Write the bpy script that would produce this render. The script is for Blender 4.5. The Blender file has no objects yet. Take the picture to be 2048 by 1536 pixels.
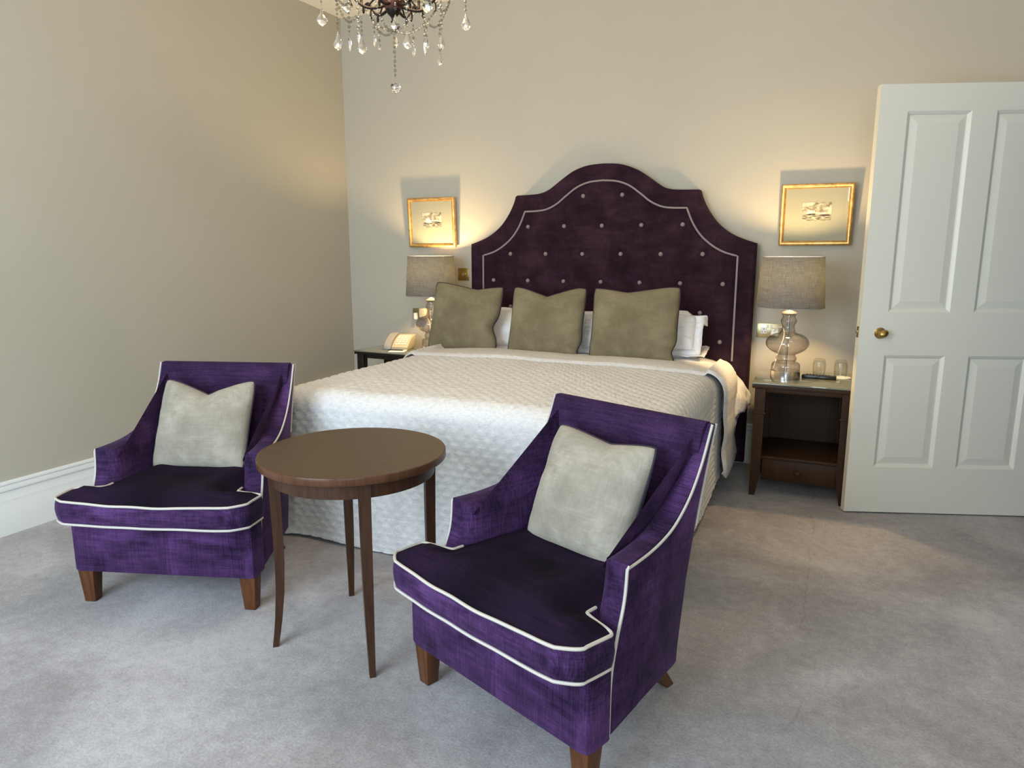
import bpy, bmesh, math, random
from mathutils import Vector, Matrix, noise as mnoise
PI = math.pi
R = math.radians
C = bpy.context.scene.collection
S = bpy.context.scene

# ------------------------------------------------------------------ camera
cd = bpy.data.cameras.new('camera')
cam = bpy.data.objects.new('camera', cd)
C.objects.link(cam)
CAM_PITCH, CAM_YAW = 0.1853, 0.4184
cam.location = (3.4276, -4.6174, 1.3311)
cam.rotation_euler = (PI / 2 - CAM_PITCH, 0.0005, CAM_YAW)
cd.sensor_fit = 'HORIZONTAL'
cd.sensor_width = 36
cd.lens = 36 * 1425.06 / 2048
cd.clip_start = 0.05
S.camera = cam
# ------------------------------------------------------------------ world, daylight, exposure
S.view_settings.view_transform = 'Standard'
S.view_settings.look = 'None'
S.view_settings.gamma = 1
S.view_settings.use_curve_mapping = False
S.view_settings.exposure = -0.13
w = bpy.data.worlds.new('sky')
S.world = w
w.use_nodes = True
bg = w.node_tree.nodes['Background']
bg.inputs[0].default_value = (0.78, 0.88, 1.0, 1)
bg.inputs[1].default_value = 2.0

ROOM_Y0 = -5.9      # front wall, behind the camera
ROOM_X1 = 4.47      # right wall
H = 3.0
WINDOWS = [(0.5, 2.5), (3.52, 4.32)]


def area(name, loc, rot, sx, sy, power, col):
    l = bpy.data.lights.new(name, 'AREA')
    l.shape = 'RECTANGLE'
    l.size, l.size_y, l.energy, l.color = sx, sy, power, col
    o = bpy.data.objects.new(name, l)
    o.location = loc
    o.rotation_euler = rot
    C.objects.link(o)
    return o


area('daylight_window_one', (1.5, ROOM_Y0 + 0.04, 1.5), (R(72), 0, 0), 1.95, 2.1, 172, (0.66, 0.82, 1.0))
area('daylight_window_two', (3.92, ROOM_Y0 + 0.04, 1.5), (R(78), 0, 0), 0.76, 2.1, 50, (0.72, 0.85, 1.0))


def point(name, loc, power, col, rad, parent=None):
    l = bpy.data.lights.new(name, 'POINT')
    l.energy, l.color, l.shadow_soft_size = power, col, rad
    o = bpy.data.objects.new(name, l)
    o.location = loc
    C.objects.link(o)
    if parent: o.parent = parent
    return o


# ------------------------------------------------------------------ materials
def nodes_of(m):
    m.use_nodes = True
    nt = m.node_tree
    return nt, nt.nodes, nt.links, nt.nodes['Principled BSDF']


def mat(name, col, rough=0.5, metal=0.0, **k):
    m = bpy.data.materials.new(name)
    nt, n, l, b = nodes_of(m)
    b.inputs['Base Color'].default_value = (*col, 1)
    b.inputs['Roughness'].default_value = rough
    b.inputs['Metallic'].default_value = metal
    for kk, v in k.items():
        b.inputs[kk.replace('_', ' ')].default_value = v
    return m


def coord(n, l, scale=(1, 1, 1), kind='Object', rot=(0, 0, 0)):
    t = n.new('ShaderNodeTexCoord')
    mp = n.new('ShaderNodeMapping')
    mp.inputs['Scale'].default_value = scale
    mp.inputs['Rotation'].default_value = rot
    l.new(t.outputs[kind], mp.inputs['Vector'])
    return mp.outputs[0]


def noise_tex(n, l, vec, scale, detail=3, rough=0.5, dist=0.0):
    t = n.new('ShaderNodeTexNoise')
    t.inputs['Scale'].default_value = scale
    t.inputs['Detail'].default_value = detail
    t.inputs['Roughness'].default_value = rough
    t.inputs['Distortion'].default_value = dist
    l.new(vec, t.inputs['Vector'])
    return t.outputs['Fac']


def ramp(n, l, fac, stops):
    r = n.new('ShaderNodeValToRGB')
    while len(r.color_ramp.elements) < len(stops): r.color_ramp.elements.new(0.5)
    for e, (p, c) in zip(r.color_ramp.elements, stops):
        e.position = p
        e.color = (*c, 1)
    l.new(fac, r.inputs['Fac'])
    return r.outputs['Color']


def math_node(n, l, op, a, b=None, clamp=False):
    t = n.new('ShaderNodeMath')
    t.operation = op
    t.use_clamp = clamp
    for i, v in enumerate((a, b)):
        if v is None: continue
        if isinstance(v, (int, float)): t.inputs[i].default_value = v
        else: l.new(v, t.inputs[i])
    return t.outputs[0]


def bump(n, l, b, h, dist=0.002, strength=1.0):
    t = n.new('ShaderNodeBump')
    t.inputs['Distance'].default_value = dist
    t.inputs['Strength'].default_value = strength
    l.new(h, t.inputs['Height'])
    l.new(t.outputs[0], b.inputs['Normal'])


def wall_paint(name, col):
    m = mat(name, col, 0.75)
    nt, n, l, b = nodes_of(m)
    v = coord(n, l)
    f = noise_tex(n, l, v, 1.3, 3)
    c = ramp(n, l, f, [(0.3, tuple(x * 0.97 for x in col)), (0.7, tuple(min(1, x * 1.02) for x in col))])
    l.new(c, b.inputs['Base Color'])
    bump(n, l, b, noise_tex(n, l, v, 180, 3), 0.0005, 0.35)
    return m


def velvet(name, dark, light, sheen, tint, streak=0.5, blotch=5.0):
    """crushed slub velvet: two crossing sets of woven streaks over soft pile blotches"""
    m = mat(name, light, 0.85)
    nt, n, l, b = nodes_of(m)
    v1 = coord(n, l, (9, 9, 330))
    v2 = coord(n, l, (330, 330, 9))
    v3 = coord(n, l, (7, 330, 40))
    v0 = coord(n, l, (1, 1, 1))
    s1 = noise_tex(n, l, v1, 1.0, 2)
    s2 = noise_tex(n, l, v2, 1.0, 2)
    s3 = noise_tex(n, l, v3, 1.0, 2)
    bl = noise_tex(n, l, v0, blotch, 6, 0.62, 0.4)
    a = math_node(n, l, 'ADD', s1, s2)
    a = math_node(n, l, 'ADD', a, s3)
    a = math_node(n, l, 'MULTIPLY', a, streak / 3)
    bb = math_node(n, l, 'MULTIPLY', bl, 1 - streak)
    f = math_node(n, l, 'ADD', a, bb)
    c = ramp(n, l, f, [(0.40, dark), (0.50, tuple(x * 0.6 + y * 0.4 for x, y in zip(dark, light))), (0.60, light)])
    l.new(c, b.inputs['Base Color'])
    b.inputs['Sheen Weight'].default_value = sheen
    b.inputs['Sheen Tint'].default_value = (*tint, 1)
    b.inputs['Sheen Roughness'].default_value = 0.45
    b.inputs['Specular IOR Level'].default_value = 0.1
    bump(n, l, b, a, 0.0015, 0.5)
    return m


def wood(name, dark, light, rough=0.35, scale=(18, 18, 1.6)):
    m = mat(name, dark, rough, Specular_IOR_Level=0.22)
    nt, n, l, b = nodes_of(m)
    v = coord(n, l, scale)
    f = noise_tex(n, l, v, 3.0, 6, 0.6, 1.2)
    c = ramp(n, l, f, [(0.3, dark), (0.7, light)])
    l.new(c, b.inputs['Base Color'])
    bump(n, l, b, f, 0.0004, 0.25)
    return m


def thin_glass(name, tint, spec_rough=0.02, ior=1.5):
    m = bpy.data.materials.new(name)
    m.use_nodes = True
    nt = m.node_tree
    n, l = nt.nodes, nt.links
    n.remove(n['Principled BSDF'])
    tr = n.new('ShaderNodeBsdfTransparent')
    tr.inputs[0].default_value = (*tint, 1)
    gl = n.new('ShaderNodeBsdfGlossy')
    gl.inputs['Roughness'].default_value = spec_rough
    lw = n.new('ShaderNodeLayerWeight')
    lw.inputs[0].default_value = 0.5
    f0 = ((ior - 1) / (ior + 1)) ** 2
    p5 = math_node(n, l, 'POWER', lw.outputs['Facing'], 4.0)
    fr = math_node(n, l, 'ADD', math_node(n, l, 'MULTIPLY', p5, 0.9 - f0), f0)
    mx = n.new('ShaderNodeMixShader')
    l.new(fr, mx.inputs[0])
    mc = n.new('ShaderNodeMix')
    mc.data_type = 'RGBA'
    l.new(math_node(n, l, 'POWER', lw.outputs['Facing'], 2.5), mc.inputs[0])
    mc.inputs[6].default_value = (*tint, 1)
    mc.inputs[7].default_value = (*[t ** 4 for t in tint], 1)
    l.new(mc.outputs[2], tr.inputs[0])
    l.new(tr.outputs[0], mx.inputs[1])
    l.new(gl.outputs[0], mx.inputs[2])
    l.new(mx.outputs[0], n['Material Output'].inputs[0])
    return m


def shade_fabric(name, col, trans):
    m = bpy.data.materials.new(name)
    m.use_nodes = True
    nt = m.node_tree
    n, l = nt.nodes, nt.links
    n.remove(n['Principled BSDF'])
    v = coord(n, l, (14, 14, 420))
    v2 = coord(n, l, (420, 420, 14))
    f = math_node(n, l, 'ADD', noise_tex(n, l, v, 1, 3), noise_tex(n, l, v2, 1, 2))
    f = math_node(n, l, 'MULTIPLY', f, 0.5)
    c = ramp(n, l, f, [(0.35, tuple(x * 0.78 for x in col)), (0.65, tuple(x * 1.15 for x in col))])
    c2 = ramp(n, l, f, [(0.35, tuple(x * 0.55 for x in trans)), (0.65, tuple(x * 1.4 for x in trans))])
    d = n.new('ShaderNodeBsdfDiffuse')
    t = n.new('ShaderNodeBsdfTranslucent')
    l.new(c, d.inputs[0])
    l.new(c2, t.inputs[0])
    mx = n.new('ShaderNodeAddShader')
    l.new(d.outputs[0], mx.inputs[0])
    l.new(t.outputs[0], mx.inputs[1])
    l.new(mx.outputs[0], n['Material Output'].inputs[0])
    return m


M = {}
M['wall'] = wall_paint('greige wall paint', (0.440, 0.410, 0.330))
M['ceiling'] = wall_paint('cream ceiling paint', (0.93, 0.88, 0.76))
M['gloss_white'] = mat('white satin trim paint', (0.74, 0.75, 0.72), 0.35)
M['door'] = mat('off white door paint', (0.71, 0.68, 0.58), 0.38)
M['door_edge'] = mat('cream door edge paint', (0.70, 0.64, 0.50), 0.45)
M['purple'] = velvet('purple velvet', (0.011, 0.0048, 0.018), (0.088, 0.037, 0.125), 0.10, (0.55, 0.36, 0.70), 0.5, 4.5)
M['purple_back_shaded'] = velvet('purple velvet shaded inner back', (0.009, 0.004, 0.014), (0.050, 0.022, 0.070), 0.05, (0.5, 0.3, 0.6), 0.5, 3.5)  # same purple velvet, the dimmer inner back painted in as a darker colour
M['purple_seat_shaded'] = velvet('purple velvet shaded seat top', (0.0035, 0.0018, 0.006), (0.017, 0.0075, 0.025), 0.0, (0.4, 0.2, 0.6), 0.5, 3.0)  # same velvet darkened further: shading of the flat seat top put into its colour
M['headboard'] = velvet('aubergine velvet', (0.014, 0.0055, 0.0095), (0.040, 0.0165, 0.026), 0.03, (0.5, 0.33, 0.42), 0.45, 6.0)
M['olive'] = velvet('olive taupe velvet', (0.155, 0.130, 0.074), (0.235, 0.198, 0.120), 0.10, (0.8, 0.75, 0.6), 0.3, 5.0)
M['silver'] = velvet('silver taupe velvet', (0.235, 0.208, 0.162), (0.36, 0.322, 0.255), 0.15, (0.9, 0.9, 0.85), 0.35, 8.0)
M['cream_pipe'] = mat('cream piping cord', (0.50, 0.46, 0.40), 0.85)
M['grey_pipe'] = mat('taupe piping cord', (0.26, 0.22, 0.21), 0.8)
M['dark_pipe'] = mat('dark purple piping cord', (0.018, 0.012, 0.026), 0.8)
M['button'] = mat('taupe fabric button', (0.23, 0.18, 0.17), 0.8)
M['wood'] = wood('walnut stained wood', (0.032, 0.014, 0.0075), (0.062, 0.028, 0.014), 0.36)
M['wood_top'] = wood('walnut table top veneer', (0.068, 0.043, 0.023), (0.092, 0.058, 0.031), 0.36, (3, 26, 18))
M['edge_wood'] = wood('walnut edge banding', (0.060, 0.025, 0.012), (0.105, 0.046, 0.022), 0.30)
M['leg_wood'] = wood('chestnut leg wood', (0.060, 0.021, 0.008), (0.115, 0.043, 0.016), 0.32)
M['cab_wood'] = wood('dark mahogany cabinet wood', (0.026, 0.0115, 0.0035), (0.050, 0.022, 0.0065), 0.5)
M['black_wood'] = wood('ebonised console wood', (0.010, 0.008, 0.006), (0.022, 0.016, 0.011), 0.30)
M['white_cotton'] = mat('white cotton', (0.80, 0.80, 0.80), 0.85)
M['divan'] = mat('greige divan fabric', (0.30, 0.27, 0.21), 0.9)
M['shade'] = shade_fabric('grey slub lampshade linen', (0.095, 0.099, 0.110), (0.0095, 0.0096, 0.0074))
M['shade_in'] = mat('pale lampshade lining', (0.75, 0.70, 0.60), 0.8)
M['smoke_glass'] = thin_glass('smoked lamp glass', (0.80, 0.78, 0.77), 0.03, 1.7)
M['clear_glass'] = thin_glass('clear tumbler glass', (0.95, 0.96, 0.95), 0.02, 1.5)
M['picture_glass'] = thin_glass('picture glass', (0.97, 0.98, 0.97), 0.01, 1.5)
M['table_glass'] = mat('green tinted glass sheet', (0.16, 0.17, 0.13), 0.03, 0.0, Specular_IOR_Level=1.0)
M['chrome'] = mat('brushed nickel', (0.60, 0.58, 0.55), 0.22, 1.0)
M['brass'] = mat('aged brass', (0.42, 0.29, 0.10), 0.32, 1.0)
M['satin_brass'] = mat('satin brass plate', (0.42, 0.36, 0.20), 0.35, 1.0)
M['white_plastic'] = mat('white plastic', (0.80, 0.78, 0.72), 0.4)
M['beige_plastic'] = mat('beige telephone plastic', (0.50, 0.43, 0.29), 0.45)
M['grey_plastic'] = mat('grey telephone plastic', (0.30, 0.29, 0.28), 0.4)
M['black_plastic'] = mat('black plastic', (0.010, 0.011, 0.010), 0.25)
M['rubber'] = mat('dark grey rubber button', (0.035, 0.035, 0.035), 0.6)
M['paper'] = mat('white paper', (0.82, 0.80, 0.74), 0.8)
M['mount'] = mat('olive grey picture mount', (0.40, 0.37, 0.27), 0.85)
M['ink'] = mat('sepia ink', (0.03, 0.022, 0.014), 0.8)
M['ink_pale'] = mat('pale sepia wash', (0.30, 0.25, 0.17), 0.8)
M['iron'] = mat('dark bronze', (0.030, 0.022, 0.018), 0.38, 0.8)
M['copper'] = mat('copper brown enamel', (0.14, 0.045, 0.028), 0.3, 0.5)
M['crystal'] = mat('cut crystal', (0.97, 0.97, 0.95), 0.02, 0.0, Transmission_Weight=1.0, IOR=1.55)
M['bead'] = thin_glass('crystal bead', (0.78, 0.78, 0.75), 0.05, 1.9)
M['dark_hole'] = mat('dark socket hole', (0.01, 0.01, 0.01), 0.8)

# gilt frame
m = M['gilt'] = mat('gilt frame', (0.62, 0.36, 0.11), 0.36, 0.75)
nt, n, l, b = nodes_of(m)
v = coord(n, l)
l.new(ramp(n, l, noise_tex(n, l, v, 35, 5, 0.6), [(0.3, (0.45, 0.22, 0.055)), (0.62, (0.74, 0.46, 0.16))]), b.inputs['Base Color'])

# print paper: a sepia engraving, its sky and water washes
m = M['print'] = mat('sepia sea print', (0.75, 0.70, 0.56), 0.8)
nt, n, l, b = nodes_of(m)
v = coord(n, l, (1, 1, 1))
sp = n.new('ShaderNodeSeparateXYZ')
l.new(v, sp.inputs[0])
z = sp.outputs[2]
clouds = noise_tex(n, l, coord(n, l, (22, 22, 34)), 1.0, 5, 0.6, 0.6)
waves = noise_tex(n, l, coord(n, l, (40, 40, 260)), 1.0, 4)
water = math_node(n, l, 'LESS_THAN', z, -0.017)
mixc = n.new('ShaderNodeMix')
mixc.data_type = 'RGBA'
l.new(water, mixc.inputs[0])
l.new(ramp(n, l, clouds, [(0.40, (0.20, 0.16, 0.10)), (0.60, (0.66, 0.60, 0.46))]), mixc.inputs[6])
l.new(ramp(n, l, waves, [(0.42, (0.10, 0.08, 0.05)), (0.60, (0.58, 0.52, 0.39))]), mixc.inputs[7])
l.new(mixc.outputs[2], b.inputs['Base Color'])

# carpet: cut pile, footprints brushed into the pile, two faint seams
m = M['carpet'] = mat('taupe cut pile carpet', (0.33, 0.31, 0.30), 0.95)
nt, n, l, b = nodes_of(m)
v = coord(n, l)
blot = noise_tex(n, l, v, 2.1, 5, 0.55, 0.5)
fine = noise_tex(n, l, v, 120, 4, 0.75)
mid = noise_tex(n, l, v, 26, 4, 0.6)
f = math_node(n, l, 'ADD', math_node(n, l, 'MULTIPLY', blot, 0.45), math_node(n, l, 'MULTIPLY', fine, 0.35))
f = math_node(n, l, 'ADD', f, math_node(n, l, 'MULTIPLY', mid, 0.2))
c = ramp(n, l, f, [(0.40, (0.240, 0.218, 0.214)), (0.50, (0.335, 0.310, 0.304)), (0.60, (0.445, 0.418, 0.415))])
sp = n.new('ShaderNodeSeparateXYZ')
l.new(v, sp.inputs[0])
wob = noise_tex(n, l, coord(n, l, (0.1, 5, 0.1)), 1.0, 4, 0.6)
line = math_node(n, l, 'ADD', sp.outputs[0], math_node(n, l, 'MULTIPLY', wob, 0.10))
d = math_node(n, l, 'ABSOLUTE', math_node(n, l, 'SUBTRACT', line, 3.475))
seam = math_node(n, l, 'SUBTRACT', 1.0, math_node(n, l, 'DIVIDE', d, 0.006), True)
brk = math_node(n, l, 'GREATER_THAN', noise_tex(n, l, coord(n, l, (0.1, 2.2, 0.1)), 1.0, 2), 0.44)
seam = math_node(n, l, 'MULTIPLY', seam, brk)
mixc = n.new('ShaderNodeMix')
mixc.data_type = 'RGBA'
mixc.blend_type = 'MULTIPLY'
l.new(math_node(n, l, 'MULTIPLY', seam, 0.22), mixc.inputs[0])
l.new(c, mixc.inputs[6])
mixc.inputs[7].default_value = (0.45, 0.42, 0.38, 1)
l.new(mixc.outputs[2], b.inputs['Base Color'])
b.inputs['Sheen Weight'].default_value = 0.15
b.inputs['Specular IOR Level'].default_value = 0.05
hh = math_node(n, l, 'ADD', fine, math_node(n, l, 'MULTIPLY', seam, 0.5))
bump(n, l, b, hh, 0.004, 0.55)

# quilted cotton with tiny puckers
m = M['quilt'] = mat('ivory quilted cotton', (0.64, 0.62, 0.585), 0.85)
nt, n, l, b = nodes_of(m)
v = coord(n, l, (60, 60, 110))
pk = noise_tex(n, l, v, 1.0, 4, 0.6, 0.8)
c = ramp(n, l, pk, [(0.3, (0.57, 0.552, 0.522)), (0.6, (0.69, 0.67, 0.64))])
l.new(c, b.inputs['Base Color'])
bump(n, l, b, pk, 0.004, 0.6)
# white bed linen with soft creases
m = M['linen'] = mat('white bed linen', (0.80, 0.795, 0.79), 0.8)
nt, n, l, b = nodes_of(m)
bump(n, l, b, noise_tex(n, l, coord(n, l, (5, 9, 12)), 1.0, 4, 0.6, 1.5), 0.02, 0.5)


# ------------------------------------------------------------------ builders
def setp(o, label=None, cat=None, group=None, kind=None):
    if label: o['label'] = label
    if cat: o['category'] = cat
    if group: o['group'] = group
    if kind: o['kind'] = kind
    return o


def empty(name, label, cat, loc=(0, 0, 0), rz=0.0, group=None, kind=None):
    o = bpy.data.objects.new(name, None)
    o.empty_display_size = 0.1
    o.location = loc
    o.rotation_euler = (0, 0, rz)
    C.objects.link(o)
    return setp(o, label, cat, group, kind)


def link(name, me, mt, parent=None, smooth=True, loc=None, rot=None):
    me.materials.clear()
    for q in (mt if isinstance(mt, (list, tuple)) else [mt]): me.materials.append(q)
    if smooth:
        for p in me.polygons: p.use_smooth = True
        try: me.set_sharp_from_angle(angle=R(38))
        except Exception: pass
    o = bpy.data.objects.new(name, me)
    C.objects.link(o)
    if parent: o.parent = parent
    if loc is not None: o.location = loc
    if rot is not None: o.rotation_euler = rot
    return o


def from_bm(name, bm, mt, parent=None, smooth=True, **k):
    bmesh.ops.recalc_face_normals(bm, faces=bm.faces)
    me = bpy.data.meshes.new(name)
    bm.to_mesh(me)
    bm.free()
    return link(name, me, mt, parent, smooth, **k)


def from_vf(name, vs, fs, mt, parent=None, smooth=True, recalc=True, **k):
    me = bpy.data.meshes.new(name)
    me.from_pydata([tuple(v) for v in vs], [], fs)
    me.update()
    if recalc:
        bm = bmesh.new()
        bm.from_mesh(me)
        bmesh.ops.recalc_face_normals(bm, faces=bm.faces)
        bm.to_mesh(me)
        bm.free()
    return link(name, me, mt, parent, smooth, **k)


def add_box(bm, c, s, bev=0.0, rot=None, seg=2, taper=None):
    vs = []
    for sz in (-1, 1):
        for sx, sy in ((-1, -1), (1, -1), (1, 1), (-1, 1)):
            k = taper if (taper and sz < 0) else 1.0
            p = Vector((sx * s[0] / 2 * k, sy * s[1] / 2 * k, sz * s[2] / 2))
            if rot: p = rot @ p
            vs.append(bm.verts.new(p + Vector(c)))
    fs = [bm.faces.new([vs[i] for i in f]) for f in ((3, 2, 1, 0), (4, 5, 6, 7), (0, 1, 5, 4), (1, 2, 6, 5), (2, 3, 7, 6), (3, 0, 4, 7))]
    if bev > 0:
        es = list({e for f in fs for e in f.edges})
        bmesh.ops.bevel(bm, geom=es, offset=bev, segments=seg, profile=0.5, affect='EDGES')


def box(name, c, s, mt, parent=None, bev=0.003, taper=None, **k):
    bm = bmesh.new()
    add_box(bm, c, s, bev, None, 2, taper)
    return from_bm(name, bm, mt, parent, **k)


def prism(name, pts, z0, z1, mt, parent=None, bev=0.0, axis='z', seg=2, fx=None, **k):
    """extrude a 2-D outline; axis names the extrusion direction; fx warps each vertex"""
    bm = bmesh.new()
    def P(a, b_, c):
        if axis == 'z': return Vector((a, b_, c))
        if axis == 'y': return Vector((a, c, b_))
        return Vector((c, a, b_))
    lo = [bm.verts.new(P(a, b_, z0)) for a, b_ in pts]
    hi = [bm.verts.new(P(a, b_, z1)) for a, b_ in pts]
    bm.faces.new(lo[::-1])
    bm.faces.new(hi)
    N = len(pts)
    for i in range(N): bm.faces.new((lo[i], lo[(i + 1) % N], hi[(i + 1) % N], hi[i]))
    if fx:
        for v_ in bm.verts: v_.co = Vector(fx(v_.co))
    if bev:
        loops = [e for e in bm.edges if (e.verts[0] in lo and e.verts[1] in lo) or (e.verts[0] in hi and e.verts[1] in hi)]
        bmesh.ops.bevel(bm, geom=loops, offset=bev, segments=seg, profile=0.5, affect='EDGES')
    return from_bm(name, bm, mt, parent, **k)


def tube_data(path, r, closed=False, n=8, rs=None):
    P = [Vector(p) for p in path]
    N = len(P)
    vs, fs = [], []
    up = Vector((0, 0, 1))
    prev = None
    for i in range(N):
        a = P[(i - 1) % N] if (closed or i > 0) else P[0]
        c = P[(i + 1) % N] if (closed or i < N - 1) else P[-1]
        t = (c - a)
        if t.length < 1e-9: t = Vector((0, 0, 1))
        t.normalize()
        if prev is None:
            u = t.cross(up)
            if u.length < 0.05: u = t.cross(Vector((1, 0, 0)))
        else:
            u = prev - t * prev.dot(t)
            if u.length < 1e-6: u = t.cross(up)
        u.normalize()
        prev = u
        w_ = t.cross(u)
        rr = rs[i] if rs else r
        for k in range(n):
            a_ = 2 * PI * k / n
            vs.append(P[i] + (u * math.cos(a_) + w_ * math.sin(a_)) * rr)
    for i in range(N if closed else N - 1):
        j = (i + 1) % N
        for k in range(n):
            k2 = (k + 1) % n
            fs.append((i * n + k, i * n + k2, j * n + k2, j * n + k))
    if not closed:
        fs.append(tuple(range(n))[::-1])
        fs.append(tuple((N - 1) * n + k for k in range(n)))
    return vs, fs


def tube(name, path, r, mt, parent=None, closed=False, n=8, rs=None, **k):
    vs, fs = tube_data(path, r, closed, n, rs)
    return from_vf(name, vs, fs, mt, parent, **k)


def lathe_data(prof, n=40, cx=0, cy=0, ph=0.0, sy=1.0):
    vs, fs = [], []
    rows = []
    for r_, z_ in prof:
        if r_ < 1e-6:
            rows.append([len(vs)])
            vs.append((cx, cy, z_))
        else:
            rows.append(list(range(len(vs), len(vs) + n)))
            for k in range(n):
                a = 2 * PI * k / n + ph
                vs.append((cx + r_ * math.cos(a), cy + r_ * math.sin(a) * sy, z_))
    for a, b_ in zip(rows, rows[1:]):
        if len(a) == 1 and len(b_) == 1: continue
        for k in range(n):
            k2 = (k + 1) % n
            if len(a) == 1: fs.append((a[0], b_[k2], b_[k]))
            elif len(b_) == 1: fs.append((a[k], a[k2], b_[0]))
            else: fs.append((a[k], a[k2], b_[k2], b_[k]))
    return vs, fs


def lathe(name, prof, mt, parent=None, n=40, loc=None, rot=None, smooth=True, **kk):
    vs, fs = lathe_data(prof, n, **kk)
    return from_vf(name, vs, fs, mt, parent, smooth, loc=loc, rot=rot)


def spline(pts, n=8, closed=False):
    """Catmull-Rom through points"""
    P = [Vector(p) for p in pts]
    N = len(P)
    out = []
    for i in range(N if closed else N - 1):
        if closed: a, b_, c, d_ = P[(i - 1) % N], P[i], P[(i + 1) % N], P[(i + 2) % N]
        else: a, b_, c, d_ = P[max(i - 1, 0)], P[i], P[i + 1], P[min(i + 2, N - 1)]
        for k in range(n):
            t = k / n
            out.append(0.5 * ((2 * b_) + (c - a) * t + (2 * a - 5 * b_ + 4 * c - d_) * t * t + (3 * b_ - a - 3 * c + d_) * t ** 3))
    if not closed: out.append(P[-1])
    return out


def sm(x, a, b_):
    t = max(0.0, min(1.0, (x - a) / (b_ - a)))
    return t * t * (3 - 2 * t)


def fn(x, y, z_, s=1.0):
    return mnoise.noise(Vector((x * s, y * s, z_ * s)))


# ------------------------------------------------------------------ room shell
SK = 0.034          # the left wall is a touch out of square
def wall_box(name, pts, z0, z1, mt):
    return setp(prism(name, pts, z0, z1, mt, smooth=False), kind='structure')


yF = ROOM_Y0
xl = -SK * (-yF)
wall_box('wall_left', [(0, 0), (0, 0.12), (-0.15, 0.12), (xl - 0.15, yF - 0.12), (xl, yF - 0.12)], 0, H, M['wall'])
wall_box('wall_back', [(0, 0), (ROOM_X1 + 0.12, 0), (ROOM_X1 + 0.12, 0.12), (0, 0.12)], 0, H, M['wall'])
wall_box('floor', [(xl - 0.2, yF - 0.15), (ROOM_X1 + 1.6, yF - 0.15), (ROOM_X1 + 1.6, 0.14), (xl - 0.2, 0.14)], -0.08, 0.0, M['carpet'])
wall_box('ceiling', [(xl - 0.2, yF - 0.15), (ROOM_X1 + 1.6, yF - 0.15), (ROOM_X1 + 1.6, 0.14), (xl - 0.2, 0.14)], H, H + 0.08, M['ceiling'])

# right wall with the doorway the open door belongs to
DY0, DY1, DZ = -1.37, -0.40, 2.10
bm = bmesh.new()
xr = ROOM_X1 + 0.06
add_box(bm, (xr, DY1 / 2, H / 2), (0.12, -DY1, H))
add_box(bm, (xr, (DY0 + DY1) / 2, (DZ + H) / 2), (0.12, DY1 - DY0, H - DZ))
add_box(bm, (xr, (yF + DY0) / 2, H / 2), (0.12, DY0 - yF, H))
setp(from_bm('wall_right', bm, M['wall'], smooth=False), kind='structure')
bm = bmesh.new()
add_box(bm, (ROOM_X1 + 1.4, -1.0, H / 2), (0.08, 2.2, H))
add_box(bm, (ROOM_X1 + 0.76, 0.07, H / 2), (1.28, 0.1, H))
add_box(bm, (ROOM_X1 + 0.76, -2.05, H / 2), (1.28, 0.1, H))
setp(from_bm('wall_hallway', bm, M['wall'], smooth=False), kind='structure')
bm = bmesh.new()
for yy in (DY0 - 0.045, DY1 + 0.045): add_box(bm, (ROOM_X1 - 0.011, yy, (DZ + 0.09) / 2), (0.02, 0.09, DZ + 0.09), 0.005)
add_box(bm, (ROOM_X1 - 0.011, (DY0 + DY1) / 2, DZ + 0.045), (0.02, DY1 - DY0 + 0.001, 0.09), 0.005)
setp(from_bm('trim_1', bm, M['gloss_white']), kind='structure')

# front wall with two window openings
bm = bmesh.new()
ZB, ZT = 0.35, 2.65
xs = [xl + 0.0] + [q for w_ in WINDOWS for q in w_] + [ROOM_X1 + 0.12]
for i in range(0, len(xs) - 1, 2):
    add_box(bm, ((xs[i] + xs[i + 1]) / 2, yF - 0.06, H / 2), (xs[i + 1] - xs[i], 0.12, H))
for a, b_ in WINDOWS:
    add_box(bm, ((a + b_) / 2, yF - 0.06, ZB / 2), (b_ - a, 0.12, ZB))
    add_box(bm, ((a + b_) / 2, yF - 0.06, (ZT + H) / 2), (b_ - a, 0.12, H - ZT))
setp(from_bm('wall_front', bm, M['wall'], smooth=False), kind='structure')
for i, (a, b_) in enumerate(WINDOWS):
    wr = bpy.data.objects.new('window_%d' % (i + 1), None)
    wr.location = ((a + b_) / 2, yF - 0.06, ZB)
    C.objects.link(wr)
    setp(wr, kind='structure')
    W_, H_ = b_ - a, ZT - ZB
    bm = bmesh.new()
    for sx in (-1, 1): add_box(bm, (sx * (W_ / 2 - 0.03), 0, H_ / 2), (0.06, 0.08, H_), 0.004)
    for zz in (0.03, H_ / 2, H_ - 0.03): add_box(bm, (0, 0.002, zz), (W_ - 0.12, 0.06, 0.06), 0.004)
    add_box(bm, (0, 0.001, H_ / 2), (0.03, 0.05, H_ - 0.12), 0.004)
    from_bm('window_frame', bm, M['gloss_white'], wr)
    box('window_sill', (0, 0.1, -0.015), (W_ + 0.1, 0.16, 0.03), M['gloss_white'], wr)
    box('pane', (0, -0.02, H_ / 2), (W_ - 0.1, 0.004, H_ - 0.1), M['picture_glass'], wr, bev=0)


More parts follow.
